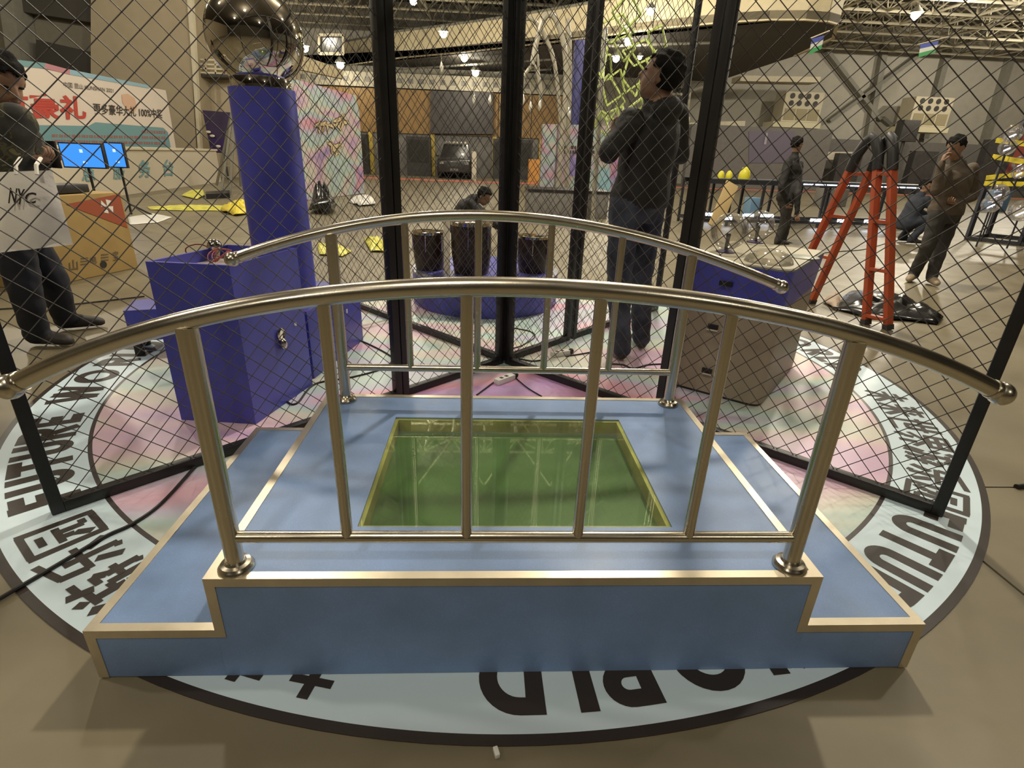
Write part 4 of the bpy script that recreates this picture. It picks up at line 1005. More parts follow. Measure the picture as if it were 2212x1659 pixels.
sheet('plastic_sheet', 'crumpled glossy black plastic sheet on the floor behind the orange ladder', 'plastic sheet', [(1795, 668), (1840, 630), (1900, 636), (1960, 648), (2005, 668), (2036, 690), (2025, 703), (1960, 695), (1880, 690)], M_bagp, .11, 3, wav=7)
sheet('cardboard_scrap', 'torn pale cardboard scrap at the left end of the black plastic sheet', 'scrap', [(1776, 655), (1800, 640), (1822, 652), (1806, 672)], mat('pale_card', (.42, .33, .25), .8), .09, 5, wav=4)
G = 'yellow plastic film left on the floor'
sheet('film_scrap', 'yellow film scrap beside the black plank near the aluminium ladder', 'plastic film', [(392, 424), (418, 412), (440, 413), (443, 424), (425, 432)], M_yellow, .12, 11, group=G)
sheet('film_scrap', 'long flat strip of yellow film on the floor left of the column', 'plastic film', [(318, 448), (400, 444), (490, 446), (492, 456), (400, 456), (325, 454)], M_yellow, .05, 12, group=G)
sheet('film_scrap', 'bunched bright yellow film against the left side of the blue column', 'plastic film', [(476, 458), (505, 444), (545, 446), (548, 462), (510, 468)], mat('bright_yellow_film', (.70, .56, .03), .4), .22, 13, group=G)
sheet('film_scrap', 'yellow film strip on the floor just right of the blue column', 'plastic film', [(686, 528), (730, 530), (760, 545), (740, 556), (690, 552)], M_yellow, .05, 14, group=G)
sheet('film_scrap', 'yellow film clump beside the left middle post, seen under the far handrail', 'plastic film', [(786, 520), (815, 516), (838, 530), (832, 546), (800, 545)], M_yellow, .10, 15, group=G)
sheet('paper_sheet', 'white paper sheet on the floor under the tripod stand', 'paper', [(276, 470), (330, 462), (372, 470), (340, 482), (280, 486)], M_white, .03, 16, wav=4)
sheet('cloth_bundle', 'white cloth bundle at the foot of the left pastel board', 'cloth', [(752, 438), (778, 430), (806, 432), (812, 444), (776, 447)], M_white, .25, 17, wav=4)
sheet('garbage_bag', 'lumpy black bag on the floor right of the blue column', 'bag', [(668, 462), (684, 440), (712, 440), (728, 458), (715, 466)], M_bagp, .62, 18, wav=3.5)
p = [at(446, 430), at(497, 428), at(497, 420), at(446, 424)]
tag(MB().prism([(q_.x, q_.y) for q_ in p], .005, .12).build('black_plank', M_black, smooth=False), 'black plank lying on the floor behind the yellow film', 'plank')
p = at(1072, 1630); tag(MB().box(p.x, p.y, .008, .012, .022, .014, .3).build('plaster_crumb', M_white, bevel=.003), 'tiny pale crumb on the concrete at the bottom edge', 'crumb')
p = at(2208, 1055); tag(MB().tube([p + V((-.03, 0, .008)), p + V((.1, .02, .008))], .012, 10).build('marker_pen', M_cable), 'dark pen like stick at the right edge on the concrete', 'pen')

# ================================================================== carton, monitor, screens on stands
K1, K2 = at(299, 578), at(150, 610); d = (K2 - K1).normalized(); K2 = K1 + d * 1.15; nb = V((d.y, -d.x, 0)); nb = nb if nb.x > 0 else -nb
bx = thing('carton', 'big yellow brown cardboard carton with red corner print, behind the man with the tote bag', 'carton', tuple((K1 + K2) / 2 - nb * .28))
qd = [K1, K2, K2 - nb * .56, K1 - nb * .56]
M_card = mat('cardboard', (.33, .22, .075), .8, var=.08)
MB().prism([(p.x, p.y) for p in qd], .003, .775).build('carton_box', M_card, bx, bevel=.006)
Pt = lambda s, z: K1 + d * s + V((0, 0, z)) + nb * .004
mb = MB(); mb.add([Pt(.02, .76), Pt(.62, .70), Pt(.5, .64), Pt(.02, .42), Pt(.02, .5)], [(0, 1, 2, 3, 4)]); mb.build('red_stripe', mat('carton_red', (.30, .07, .03), .8), bx, smooth=False)
mb = MB(); c = Pt(.20, .65) + nb * .002
for k in range(4):
    a = k * math.pi / 2 + .5; u = d * math.cos(a) + V((0, 0, math.sin(a))); v_ = d * -math.sin(a) + V((0, 0, math.cos(a)))
    mb.add([c, c + u * .075 + v_ * .03, c + u * .06 + v_ * -.03], [(0, 1, 2)])
mb.build('white_mark', M_white, bx, smooth=False)
ink = mat('carton_ink', (.12, .09, .05), .8); Kp = lambda x, y: on(x, y, K1, K2) + nb * .004
for x0, x1, y0, y1, ch in ((150, 168, 562, 585, '山'), (174, 190, 557, 576, ''), (196, 209, 554, 571, '电'), (218, 234, 549, 567, ''), (244, 256, 543, 563, '宝')):
    mb = MB()
    if ch: text_on(mb, ch, Kp(x0, y1), Kp(x1, y1 - 3) - Kp(x0, y1), Kp(x0 - 2, y0) - Kp(x0, y1), .006, nb, .002); mb.build('printed_character', ink, bx, smooth=False)
    else:
        for q_ in range(3):
            yy = y0 + (y1 - y0) * q_ / 3; mb = MB(); mb.add([Kp(x0, yy + 3), Kp(x1, yy + 1), Kp(x1, yy - 1), Kp(x0, yy)], [(0, 1, 2, 3)]); mb.build('smudged_print', ink, bx, smooth=False)
mb = MB(); mb.lathe(Kp(223, 571) + nb * .001, [(.035, 0), (.035, .002)], 16, nb); mb.build('hand_hole', M_black, bx, smooth=False)
mb = MB(); mb.prism([(p.x, p.y) for p in (K1 + d * .25 - nb * .1, K1 + d * .75 - nb * .1, K1 + d * .75 - nb * .4, K1 + d * .25 - nb * .4)], .782, .86); tag(mb.build('monitor_tray', M_black, bevel=.01), 'flat black equipment case lying on top of the carton', 'case')
def tv(px, label, Yt):
    x0, x1, y0, y1 = px; a, b = Q(x0, y1, Yt), Q(x1, y1, Yt + .02); hh = Q(x0, y0, Yt).z - a.z
    t = thing('display_stand', label, 'screen', (((a.x + b.x) / 2), Yt, 0), 'blue lit screens on stands'); z0 = a.z; xm = (a.x + b.x) / 2
    MB().b2(a.x, Yt - .02, z0, b.x, Yt + .04, z0 + hh).build('screen_case', M_black, t, bevel=.006)
    MB().b2(a.x + .02, Yt - .024, z0 + .02, b.x - .02, Yt - .021, z0 + hh - .02).build('screen', mat('blue_screen', (.02, .05, .2), .2, emit=(.05, .30, 1.0), est=1.1), t, smooth=False)
    mb = MB(); mb.box(xm, Yt - .0255, z0 + hh * .68, .05, .001, .05, 0); mb.box(xm + .02, Yt - .0255, z0 + hh * .24, .06, .001, .03, 0); mb.build('screen_icon', mat('screen_white', (.2, .2, .2), .3, emit=(.6, .85, 1), est=1.0), t, smooth=False)
    MB().cyl((xm, Yt + .05, .03), (xm, Yt + .05, z0 + hh * .5), .02, n=10).build('pole', M_black, t)
    for k in range(3):
        aa = k * 2.094 + .5; MB().beam((xm, Yt + .05, .22), (xm + math.cos(aa) * .32, Yt + .05 + math.sin(aa) * .32, .015), .03, .03).build('leg', M_black, t, smooth=False)
tv((140, 234, 307, 362), 'larger blue lit screen on a black stand above the carton', 9.6)
tv((236, 279, 307, 362), 'narrow blue lit screen on a black tripod stand right of the larger one', 10.6)

# ================================================================== service counter and billboard
PA, PB = Q(30, 300, 14.6), Q(380, 330, 22.0)
bd = (PB - PA); bd.z = 0; bd = bd.normalized(); bn = V((bd.y, -bd.x, 0)); bn = bn if bn.x > 0 else -bn
def W(x, y, off=0.0):
    p = on(x, y, PA + bn * off, PB + bn * off); return p
bb = thing('billboard', 'white and teal billboard with red Chinese lettering behind the service counter', 'billboard', tuple(V(((PA.x + PB.x) / 2, (PA.y + PB.y) / 2, 0))))
BL_, BR_, TR_, TL_ = W(-60, 345), W(382, 335), W(358, 195), W(-60, 122)
MB().slab([V((BL_.x, BL_.y, 0)), V((BR_.x, BR_.y, 0)), TR_, TL_], bn, .25).build('board', mat('billboard_white', (.66, .58, .50), .5), bb, smooth=False)
def quad(pts, m_, nm, off=.015):
    mb = MB(); mb.add([W(x, y) + bn * off for x, y in pts], [tuple(range(len(pts)))]); return mb.build(nm, m_, bb, smooth=False)
quad([(96, 148), (150, 161), (150, 150), (140, 148), (96, 136)], mat('pink_print', (.46, .20, .24), .5), 'printed_band')
quad([(-60, 135), (96, 148), (96, 136), (-60, 118)], M_teal, 'printed_band')
quad([(150, 161), (322, 191), (320, 184), (150, 150)], mat('sky_print', (.25, .42, .52), .5), 'printed_band')
quad([(-60, 268), (190, 272), (205, 264), (352, 276), (362, 286), (370, 330), (-60, 332)], M_teal, 'printed_panel')
quad([(262, 205), (275, 202), (290, 212), (296, 232), (288, 246), (276, 240), (264, 222)], mat('peach_print', (.62, .40, .28), .5), 'printed_shape', .012)
mb = MB(); o_ = W(-10, 258); text_on(mb, '有豪礼', o_, W(186, 258) - o_, W(-16, 196) - o_, .03, bn, .02); mb.build('red_lettering', M_red, bb, smooth=False)
mb = MB(); o_ = W(201, 246); text_on(mb, '更多豪华大礼 100%中奖', o_, W(350, 256) - o_, W(199, 222) - o_, .012, bn, .02)
o_ = W(136, 188); text_on(mb, '中国 昆山 KUNSHAN 2021', o_, W(244, 201) - o_, W(135, 176) - o_, .0, bn, .02); mb.build('dark_lettering', M_print, bb, smooth=False)
mb = MB(); rnd = random.Random(4)
for r0, y0 in enumerate((278, 290, 302, 314, 324)):
    for k in range(46):
        x = 110 + k * 5.4 + rnd.uniform(-1, 1); yy = y0 + (x - 110) * .02
        if r0 == 0 and x < 300: continue
        mb.add([W(x, yy + 6) + bn * .02, W(x + 3.4, yy + 6) + bn * .02, W(x + 3.4, yy) + bn * .02, W(x, yy) + bn * .02], [(0, 1, 2, 3)])
mb.build('small_print', mat('rust_print', (.32, .12, .10), .5), bb, smooth=False, kind='stuff')
# counter
PC, PD = at(30, 455), at(478, 393)
cdv = (PD - PC); cdv.z = 0; cdv = cdv.normalized(); cn = V((cdv.y, -cdv.x, 0)); cn = cn if cn.x > 0 else -cn
PA2 = V((PC.x, PC.y, 0)); PB2 = V((PD.x, PD.y, 0))
ct = thing('service_counter', 'long pale service counter with teal Chinese characters below the billboard', 'counter', tuple((PA2 + PB2) / 2))
MB().prism([(p.x, p.y) for p in (PA2, PB2, PB2 - cn * .8, PA2 - cn * .8)], .003, 1.08).build('counter_front', mat('counter_white', (.54, .48, .37), .5), ct, smooth=False)
MB().prism([(p.x, p.y) for p in (PA2 + cn * .05, PB2 + cn * .05, PB2 - cn * .85, PA2 - cn * .85)], 1.08, 1.14).build('counter_top', M_cream, ct, smooth=False)
def Wc(x, y): return on(x, y, PA2, PB2) + cn * .012
mb = MB()
for ch, x0, x1, y0, y1 in (('总', 176, 206, 360, 392), ('服', 244, 270, 356, 388), ('务', 299, 325, 345, 384), ('台', 352, 375, 344, 381)):
    o_ = Wc(x0, y1); text_on(mb, ch, o_, Wc(x1, y1 - 1) - o_, Wc(x0 - 2, y0) - o_, .02, cn, .006)
mb.build('teal_lettering', M_teal, ct, smooth=False)
# dark poster and aluminium ladder
pp = [Q(456, 330, 24.0), Q(489, 330, 24.0), Q(500, 243, 24.0), Q(437, 238, 24.0)]
po = thing('poster_board', 'dark purple poster board with white swooshes standing behind the counter end', 'poster', (Q(470, 330, 24.0).x, 24.0, 0))
MB().slab(pp, (0, -1, 0), .08).build('board', mat('purple_poster', (.035, .022, .06), .4, var=.3, vs=2), po, smooth=False)
MB().slab([Q(459, 329, 23.95), Q(488, 329, 23.95), Q(491, 300, 23.95), Q(453, 300, 23.95)], (0, -1, 0), .02).build('lower_panel', mat('deep_violet', (.030, .012, .085), .4), po, smooth=False)
mb = MB()
for a, b in (((447, 282), (453, 288)), ((455, 290), (462, 297)), ((469, 314), (474, 318))):
    c = (Q(*a, 23.9) + Q(*b, 23.9)) / 2; mb.ball(c, 1, 10, 6, (.10, .02, .05))
mb.build('white_swoosh', M_offw, po)
for x in (462, 484): MB().beam(V((Q(x, 330, 24.1).x, 24.1, 0.0)), Q(x, 325, 24.1), .06, .06).build('leg', M_dark, po, smooth=False)
al = thing('aluminium_ladder', 'slim aluminium step ladder left of the blue column', 'ladder', tuple(at(490, 420)))
Ya = at(490, 420).y
for a, b in (((478, 420), (504, 232)), ((497, 421), (508, 232)), ((468, 400), (500, 245)), ((520, 402), (512, 245))):
    MB().beam(Q(*a, Ya) if a[1] > 410 else Q(a[0], a[1], Ya + 1.1), Q(*b, Ya + .2), .06, .04, (0, 1, 0)).build('rail', M_steelgrey, al, smooth=False)
for k in range(7):
    u = .08 + k * .13; a = Q(478, 420, Ya).lerp(Q(504, 232, Ya + .2), u); b = Q(497, 421, Ya).lerp(Q(508, 232, Ya + .2), u); MB().beam(a, b, .05, .03).build('rung', M_steelgrey, al, smooth=False)

# ================================================================== pastel boards
lbA, lbB = at(640, 436), at(788, 418)
e_ = (lbB - lbA).normalized(); ln_ = V((e_.y, -e_.x, 0))
hb_ = thing('pastel_board', 'tall pastel holographic board with cream lettering left of the left middle post', 'display board', tuple((lbA + lbB) / 2))
T1, T2, T3 = on(640, 172, lbA, lbB), on(768, 206, lbA, lbB), on(776, 240, lbA, lbB)
MB().slab([lbA + V((0, 0, .01)), lbB + V((0, 0, .01)), T3 + (lbB - T3) * .02, T2, T1], ln_, .3).build('board', holo('holo_board', .9, (1, .5, 1.3), .4, dark=.82), hb_, smooth=False)
mb = MB(); rnd = random.Random(9)
def pen(mb, pts, wd, off):
    P = [on(x, y, lbA, lbB) + ln_ * off for x, y in pts]; k = (on(710, 260, lbA, lbB) - on(700, 260, lbA, lbB)) / 10; u = (on(700, 250, lbA, lbB) - on(700, 260, lbA, lbB)) / 10
    vs = []; n = len(P)
    for i, p in enumerate(P):
        a = P[min(i + 1, n - 1)] - P[max(i - 1, 0)]; sd_ = a.cross(ln_).normalized() * k.length * wd * (1.0 if 0 < i < n - 1 else .35); vs += [p + sd_, p - sd_]
    mb.add(vs, [(2 * i, 2 * i + 1, 2 * i + 3, 2 * i + 2) for i in range(n - 1)])
marks = []
for cx_, cy_, w_, h_, n_ in ((697, 272, 26, 40, 9), (731, 268, 28, 50, 10), (726, 318, 26, 34, 8)):
    for k in range(n_):
        x = cx_ - w_ / 2 + w_ * (k + .5) / n_ + rnd.uniform(-3, 3); y = cy_ + rnd.uniform(-.25, .3) * h_; L_ = rnd.uniform(.35, .62) * h_
        marks.append([(x + rnd.uniform(-5, 5), y - L_ / 2), (x, y), (x + rnd.uniform(-6, 6), y + L_ / 2)] if k % 3 else [(x - w_ * .3, y + rnd.uniform(-2, 2)), (x, y), (x + w_ * .3, y + rnd.uniform(-2, 2))])
for m_ in marks:
    mb = MB(); pen(mb, m_, 3.0, .012); mb.build('brown_outline', mat('brown_print', (.085, .035, .025), .5), hb_, smooth=False)
    mb = MB(); pen(mb, m_, 1.9, .018); mb.build('cream_stroke', mat('cream_gold_print', (.60, .48, .27), .5), hb_, smooth=False)
Yb = 23.0
rb = thing('pastel_booth', 'low pastel printed booth wall behind the white arched sculpture', 'display board', (Q(1240, 415, Yb).x, Yb, 0))
M_hr = holo('holo_booth', .7, (1, 1, 1.4), 1.1, dark=.62)
def zfloor(x, Y_): return V((Q(x, 400, Y_).x, Y_, .01))
a, b = zfloor(1166, Yb - .6), zfloor(1196, Yb - .6); MB().slab([a, b, V((b.x, b.y, Q(1196, 268, Yb - .6).z)), V((a.x, a.y, Q(1172, 268, Yb - .6).z))], (0, -1, 0), .4).build('side_board', M_hr, rb, smooth=False)
a, b = zfloor(1200, Yb), zfloor(1330, Yb); MB().slab([a, b, V((b.x, b.y, Q(1320, 272, Yb).z)), V((a.x, a.y, Q(1205, 268, Yb).z))], (0, -1, 0), .4).build('main_board', M_hr, rb, smooth=False)
mb = MB(); rnd = random.Random(5)
for y0, y1 in ((315, 322), (325, 332)):
    x = 1218
    while x < 1292:
        wd = rnd.uniform(3, 6); mb.add([Q(x, y1, Yb - .02), Q(x + wd, y1, Yb - .02), Q(x + wd, y0, Yb - .02), Q(x, y0, Yb - .02)], [(0, 1, 2, 3)]); x += wd + rnd.uniform(1, 3)
mb.build('blurred_lettering', M_print, rb, smooth=False)
for x0, x1, y0, y1, mm in ((1222, 1262, 340, 380, 'violet_print'), (1290, 1320, 365, 412, 'aqua_print')):
    mb = MB(); mb.add([Q(x0, y1, Yb - .015), Q(x1, y1, Yb - .015), Q(x1 - 4, y0, Yb - .015), Q(x0 + 8, y0, Yb - .015)], [(0, 1, 2, 3)])
    mb.build('printed_shape', mat(mm, (.22, .18, .40) if 'vio' in mm else (.25, .42, .48), .5), rb, smooth=False)
# low grey case in front
ga, gb = at(1140, 468), at(1300, 468)
gc = thing('equipment_case', 'low grey equipment case with a black top edge in front of the pastel booth', 'case', tuple((ga + gb) / 2))
zz = .55
MB().b2(ga.x, ga.y, .003, gb.x, ga.y + 1.2, zz).build('case_body', M_grey, gc, bevel=.01); MB().b2(ga.x - .02, ga.y - .02, zz, gb.x + .02, ga.y + 1.22, zz + .05).build('case_edge', M_black, gc, smooth=False)

# ================================================================== white arched sculpture with crystal drops
Ys = 15.6
asl = thing('arched_sculpture', 'white arched pipe sculpture with hanging crystal drops right of the centre post', 'sculpture', (Q(1215, 440, Ys).x, Ys, 0))
M_pipe = mat('pale_pipe', (.40, .37, .29), .35, .2)
def arch(px, r, Yv, nm='arch_pipe'):
    P = [Q(x, y, Yv) for x, y in px]; out = []
    for i in range(len(P) - 1):
        a, b, c, d_ = P[max(i - 1, 0)], P[i], P[i + 1], P[min(i + 2, len(P) - 1)]
        for k in range(6): u = k / 6; out.append(.5 * ((2 * b) + (c - a) * u + (2 * a - 5 * b + 4 * c - d_) * u * u + (3 * b - a - 3 * c + d_) * u ** 3))
    out.append(P[-1]); MB().tube(out, r, 8).build(nm, M_pipe, asl)
zb_ = lambda x: (x, 452)
arch([(1204, 462), (1212, 330), (1222, 200), (1220, 110), (1206, 55), (1190, 32), (1172, 44), (1158, 95), (1150, 140)], .068, Ys)
arch([(1222, 462), (1226, 330), (1230, 200), (1230, 100), (1226, 40)], .062, Ys + .3)
arch([(1214, 300), (1200, 150), (1178, 80), (1150, 42), (1128, 44)], .05, Ys + .1)
arch([(1128, 190), (1134, 160), (1152, 143), (1162, 160), (1168, 200), (1166, 232)], .05, Ys + .1)
arch([(1158, 95), (1163, 140), (1164, 190)], .03, Ys + .2)
for x, y0, y1 in ((1130, 165, 222), (1146, 180, 238), (1166, 200, 236), (1024, 170, 222), (1058, 170, 225), (954, 120, 152), (1228, 215, 252)):
    MB().tube([Q(x - 1, y0, Ys), Q(x, y1 - 12, Ys)], .012, 5).build('drop_wire', M_pipe, asl)
    p = Q(x, y1 - 7, Ys); MB().lathe(p, [(.004, .16), (.045, .02), (.05, -.03), (.02, -.09), (.003, -.12)], 10).build('crystal_drop', mat('crystal', (.75, .72, .62), .08, .3), asl)
# green neon frames
Yg = 13.0
gn = thing('frame_cluster', 'hanging cluster of yellow green rectangular light frames above the man in black', 'light sculpture', (Q(1340, 200, Yg).x, Yg, 0))
M_gn = mat('lime_frame', (.36, .42, .12), .4, emit=(.45, .55, .14), est=.22)
rnd = random.Random(21)
frames = [((1277, 130), (1288, 65), (1312, 105)), ((1280, 122), (1318, 118), (1322, 170)), ((1275, 205), (1315, 160), (1350, 220)), ((1282, 272), (1300, 240), (1335, 265)), ((1290, 55), (1345, 30), (1370, 70)),
          ((1345, 110), (1395, 85), (1420, 118)), ((1345, 170), (1362, 110), (1390, 150)), ((1330, 215), (1380, 180), (1388, 230)), ((1400, 70), (1430, 55), (1440, 100)), ((1325, 90), (1350, 60), (1372, 105)),
          ((1350, 240), (1395, 205), (1400, 245)), ((1300, 180), (1340, 150), (1350, 200)), ((1322, 25), (1360, -15), (1385, 30)), ((1395, 128), (1435, 110), (1450, 140)), ((1308, 245), (1345, 230), (1352, 275))]
for i, (a, b, c) in enumerate(frames):
    y_ = Yg + rnd.uniform(-.8, .8); A_, B_, C2 = Q(*a, y_), Q(*b, y_ + rnd.uniform(-.3, .3)), Q(*c, y_ + rnd.uniform(-.3, .3)); D2 = A_ + C2 - B_
    cs = [A_, B_, C2, D2]; mb = MB()
    for k in range(4): mb.beam(cs[k], cs[(k + 1) % 4], .035, .035)
    mb.build('rectangular_frame', M_gn, gn, smooth=False)
mb = MB(); yp = Yg - .5; mb.tube([Q(1290, 330, yp), Q(1296, 240, yp), Q(1303, 120, yp), Q(1308, 60, yp)], .05, 10); mb.tube([V((Q(1286, 400, yp).x, yp, 0)), Q(1290, 330, yp)], .05, 10); mb.build('silver_pole', mat('silver_pole', (.60, .58, .50), .2, .8), gn)
for x in (1340, 1372, 1410): MB().tube([Q(x, 60, Yg), V((Q(x, 60, Yg).x, Yg, 7.9))], .01, 5).build('hanger', M_cable, gn)
# far blue pillar
pb = at(1247, 405); pbx = Q(1240, 268, 24.5)
tag(MB().cyl((pbx.x, 24.5, 0), (pbx.x + .05, 24.5, Q(1250, 88, 24.5).z), .27, n=28).build('blue_pillar', mat('deep_blue_pillar', (.030, .030, .13), .5)), 'distant royal blue pillar standing behind the pastel booth', 'pillar')

# ================================================================== things at the orange wall
def kiosk(x0, x1, y0, label, Yk=34.8):
    a, b = Q(x0, 375, Yk), Q(x1, 375, Yk); z = Q((x0 + x1) / 2, y0, Yk).z
    t = thing('black_kiosk', label, 'kiosk', ((a.x + b.x) / 2, Yk, 0), 'black kiosks along the orange wall')
    MB().b2(a.x, Yk, .0, b.x, Yk + .6, z).build('kiosk_body', mat('kiosk_black', (.022, .020, .016), .5, var=.3, vs=2), t, smooth=False)
    MB().b2(a.x + .1, Yk - .02, z * .35, b.x - .1, Yk, z * .92).build('kiosk_screen', mat('kiosk_glass', (.030, .030, .024), .2), t, smooth=False)
kiosk(778, 797, 290, 'narrow black kiosk right beside the tall pastel board')
kiosk(880, 931, 295, 'wide black kiosk between the left middle post and the dark car')
kiosk(1064, 1098, 300, 'black kiosk mostly behind the centre post')
kiosk(1112, 1148, 302, 'black kiosk left of the small orange cabinet')
oc = thing('orange_cabinet', 'small orange cabinet beside the pastel booth, near the far wall', 'cabinet', tuple(V((Q(1152, 392, 31).x, 31, 0))))
a, b = Q(1141, 392, 31), Q(1167, 392, 31)
MB().b2(a.x, 31, 0.0, b.x, 31.6, 1.18).build('cabinet_body', mat('bright_orange', (.52, .24, .05), .5), oc, smooth=False); MB().b2(a.x + .04, 30.98, .08, b.x - .04, 31, 1.08).build('door', MATS['bright_orange'], oc, smooth=False)
# dark car seen from the front
Ycar = 32.5; xl, xr = Q(944, 374, Ycar).x, Q(1018, 374, Ycar).x; cx_ = (xl + xr) / 2; wv = xr - xl
car = thing('car', 'dark off road car facing the hall in front of the orange wall', 'car', (cx_, Ycar + 2, 0))
M_car = mat('car_black', (.020, .018, .017), .3, coat=.4)
def carsec(y, w0, w1, z0, z1): return [(cx_ - w0 / 2, y, z0), (cx_ + w0 / 2, y, z0), (cx_ + w1 / 2, y, z1), (cx_ - w1 / 2, y, z1)]
mb = MB(); S = [carsec(Ycar, wv * .94, wv * .92, .35, .95), carsec(Ycar + .2, wv, wv * .97, .3, 1.05), carsec(Ycar + 4.3, wv, wv * .97, .3, 1.1), carsec(Ycar + 4.5, wv * .95, wv * .9, .4, 1.0)]
vs = [p for s_ in S for p in s_]; fs = [(0, 1, 2, 3), (15, 14, 13, 12)] + [(i * 4 + k, i * 4 + k + 4, i * 4 + (k + 1) % 4 + 4, i * 4 + (k + 1) % 4) for i in range(3) for k in range(4)]
mb.add(vs, fs); mb.build('body_shell', M_car, car, bevel=.05)
mb = MB(); S = [carsec(Ycar + 1.3, wv * .93, wv * .92, 1.05, 1.08), carsec(Ycar + 1.9, wv * .93, wv * .72, 1.05, 1.82), carsec(Ycar + 4.0, wv * .93, wv * .72, 1.05, 1.85), carsec(Ycar + 4.35, wv * .93, wv * .76, 1.05, 1.7)]
vs = [p for s_ in S for p in s_]; mb.add(vs, fs); mb.build('cabin', M_car, car, bevel=.04)
mb = MB(); mb.add([(cx_ - wv * .43, Ycar + 1.36, 1.12), (cx_ + wv * .43, Ycar + 1.36, 1.12), (cx_ + wv * .35, Ycar + 1.84, 1.74), (cx_ - wv * .35, Ycar + 1.84, 1.74)], [(0, 1, 2, 3)]); mb.build('windscreen', mat('car_glass', (.06, .055, .05), .1), car, smooth=False)
for sg in (-1, 1):
    for yy in (.75, 3.7): MB().lathe((cx_ + sg * (wv / 2 - .12) - .11, Ycar + yy, .36), [(.36, 0), (.36, .22)], 24, (1, 0, 0)).build('wheel', M_cable, car)
    MB().box(cx_ + sg * wv * .36, Ycar - .01, .82, .22, .03, .12).build('headlight', mat('headlight', (.30, .28, .24), .1), car, smooth=False)
    MB().box(cx_ + sg * (wv / 2 + .08), Ycar + 1.5, 1.2, .2, .1, .14).build('mirror', M_car, car, bevel=.02)
MB().box(cx_, Ycar - .01, .75, wv * .4, .03, .2).build('grille', M_dark, car, smooth=False); MB().box(cx_, Ycar - .03, .48, .44, .02, .12).build('number_plate', M_grey, car, smooth=False)
for k, x in enumerate((-.8, -.48, -.16, .16, .48, .8)): MB().ball((cx_ + x * .7, Ycar + 1.85, 1.90), .07, 10, 6).build('roof_lamp', M_offw, car)
a, b = Q(1019, 378, 31), Q(1029, 378, 31); tag(MB().b2(a.x, 31, 0, b.x, 31.25, Q(1024, 327, 31).z).build('white_pillar', M_offw, bevel=.02), 'short white pillar sign right of the dark car', 'pillar')

# ================================================================== right half: dark booth, fan units, tables
Yw = 33.4
bt = thing('dark_booth', 'wide charcoal booth wall with a faint violet screen across the far right side', 'booth', (Q(1620, 400, Yw).x, Yw, 0))
a, b = Q(1476, 400, Yw), Q(1772, 400, Yw); z = Q(1600, 272, Yw).z
M_booth = mat('booth_grey', (.15, .14, .128), .6, var=.08)
MB().b2(a.x, Yw, 0, b.x, Yw + .5, z).build('booth_wall', M_booth, bt, smooth=False)
MB().slab([Q(1618, 352, Yw - .03), Q(1716, 352, Yw - .03), Q(1716, 284, Yw - .03), Q(1618, 284, Yw - .03)], (0, -1, 0), .03).build('violet_screen', mat('violet_grey', (.145, .125, .17), .4), bt, smooth=False)
MB().slab([Q(1650, 312, Yw - .07), Q(1655, 312, Yw - .07), Q(1659, 287, Yw - .07), Q(1655, 287, Yw - .07)], (0, -1, 0), .03).build('pale_mark', mat('pale_lilac', (.34, .31, .34), .5), bt, smooth=False)
a, b = Q(1772, 400, 36), Q(2240, 425, 36); MB().b2(a.x, 36, 0, b.x, 36.4, Q(1900, 285, 36).z * .86).build('side_wall', M_booth, bt, smooth=False)
for x0, x1, y0 in ((1800, 1850, 330), (1960, 2010, 325), (2110, 2150, 300)):
    a, b = Q(x0, 390, 33.5), Q(x1, 390, 33.5); MB().b2(a.x, 33.5, 0, b.x, 34, Q(x0, y0, 33.5).z).build('dark_cupboard', M_dark, bt, smooth=False)
MB().slab([Q(1735, 345, 34), Q(1850, 345, 34), Q(1850, 328, 34), Q(1735, 328, 34)], (0, -1, 0), .2).build('pale_header', M_offw, bt, smooth=False)
def fan_unit(x0, x1, y0, y1, label, Yf=35.6, dark_first=True):
    a, b = Q(x0, y1, Yf), Q(x1, y1, Yf); z1 = Q((x0 + x1) / 2, y0, Yf).z; z0 = a.z; wv_ = b.x - a.x; hv = z1 - z0
    t = thing('fan_unit', label, 'fan unit', ((a.x + b.x) / 2, Yf, z0), 'cream fan units on the far wall')
    MB().b2(a.x, Yf, z0, b.x, Yf + 1.2, z1).build('unit_case', M_cream, t, smooth=False)
    for r_ in range(2):
        for c in range(4):
            p = (a.x + wv_ * (.18 + .21 * c), Yf - .03, z0 + hv * (.62 + .24 * r_)); MB().lathe(p, [(.15, 0), (.15, .04)], 16, (0, 1, 0)).build('round_vent', M_dark, t, smooth=False)
    for c in range(3): MB().b2(a.x + wv_ * (.06 + .31 * c), Yf - .03, z0 + hv * .06, a.x + wv_ * (.33 + .31 * c), Yf, z0 + hv * .44).build('lower_panel', mat('tan_panel', (.34, .29, .17), .6), t, smooth=False)
    MB().b2(a.x - .5, Yf - .15, z0 - .32, b.x + .1, Yf + 1.2, z0 - .02).build('shelf', mat('cream_shelf', (.66, .60, .40), .5), t, smooth=False)
fan_unit(1686, 1768, 198, 262, 'cream fan unit with eight round vents left of the orange ladder')
fan_unit(1962, 2044, 209, 272, 'cream fan unit with eight round vents above the man in the brown jacket')
fan_unit(1444, 1486, 186, 250, 'cream fan unit half hidden by the head of the man in black')
ls = thing('loudspeaker', 'dark loudspeaker on a pole in front of the far fan unit shelf', 'loudspeaker', (Q(1958, 290, 33).x, 33, 0))
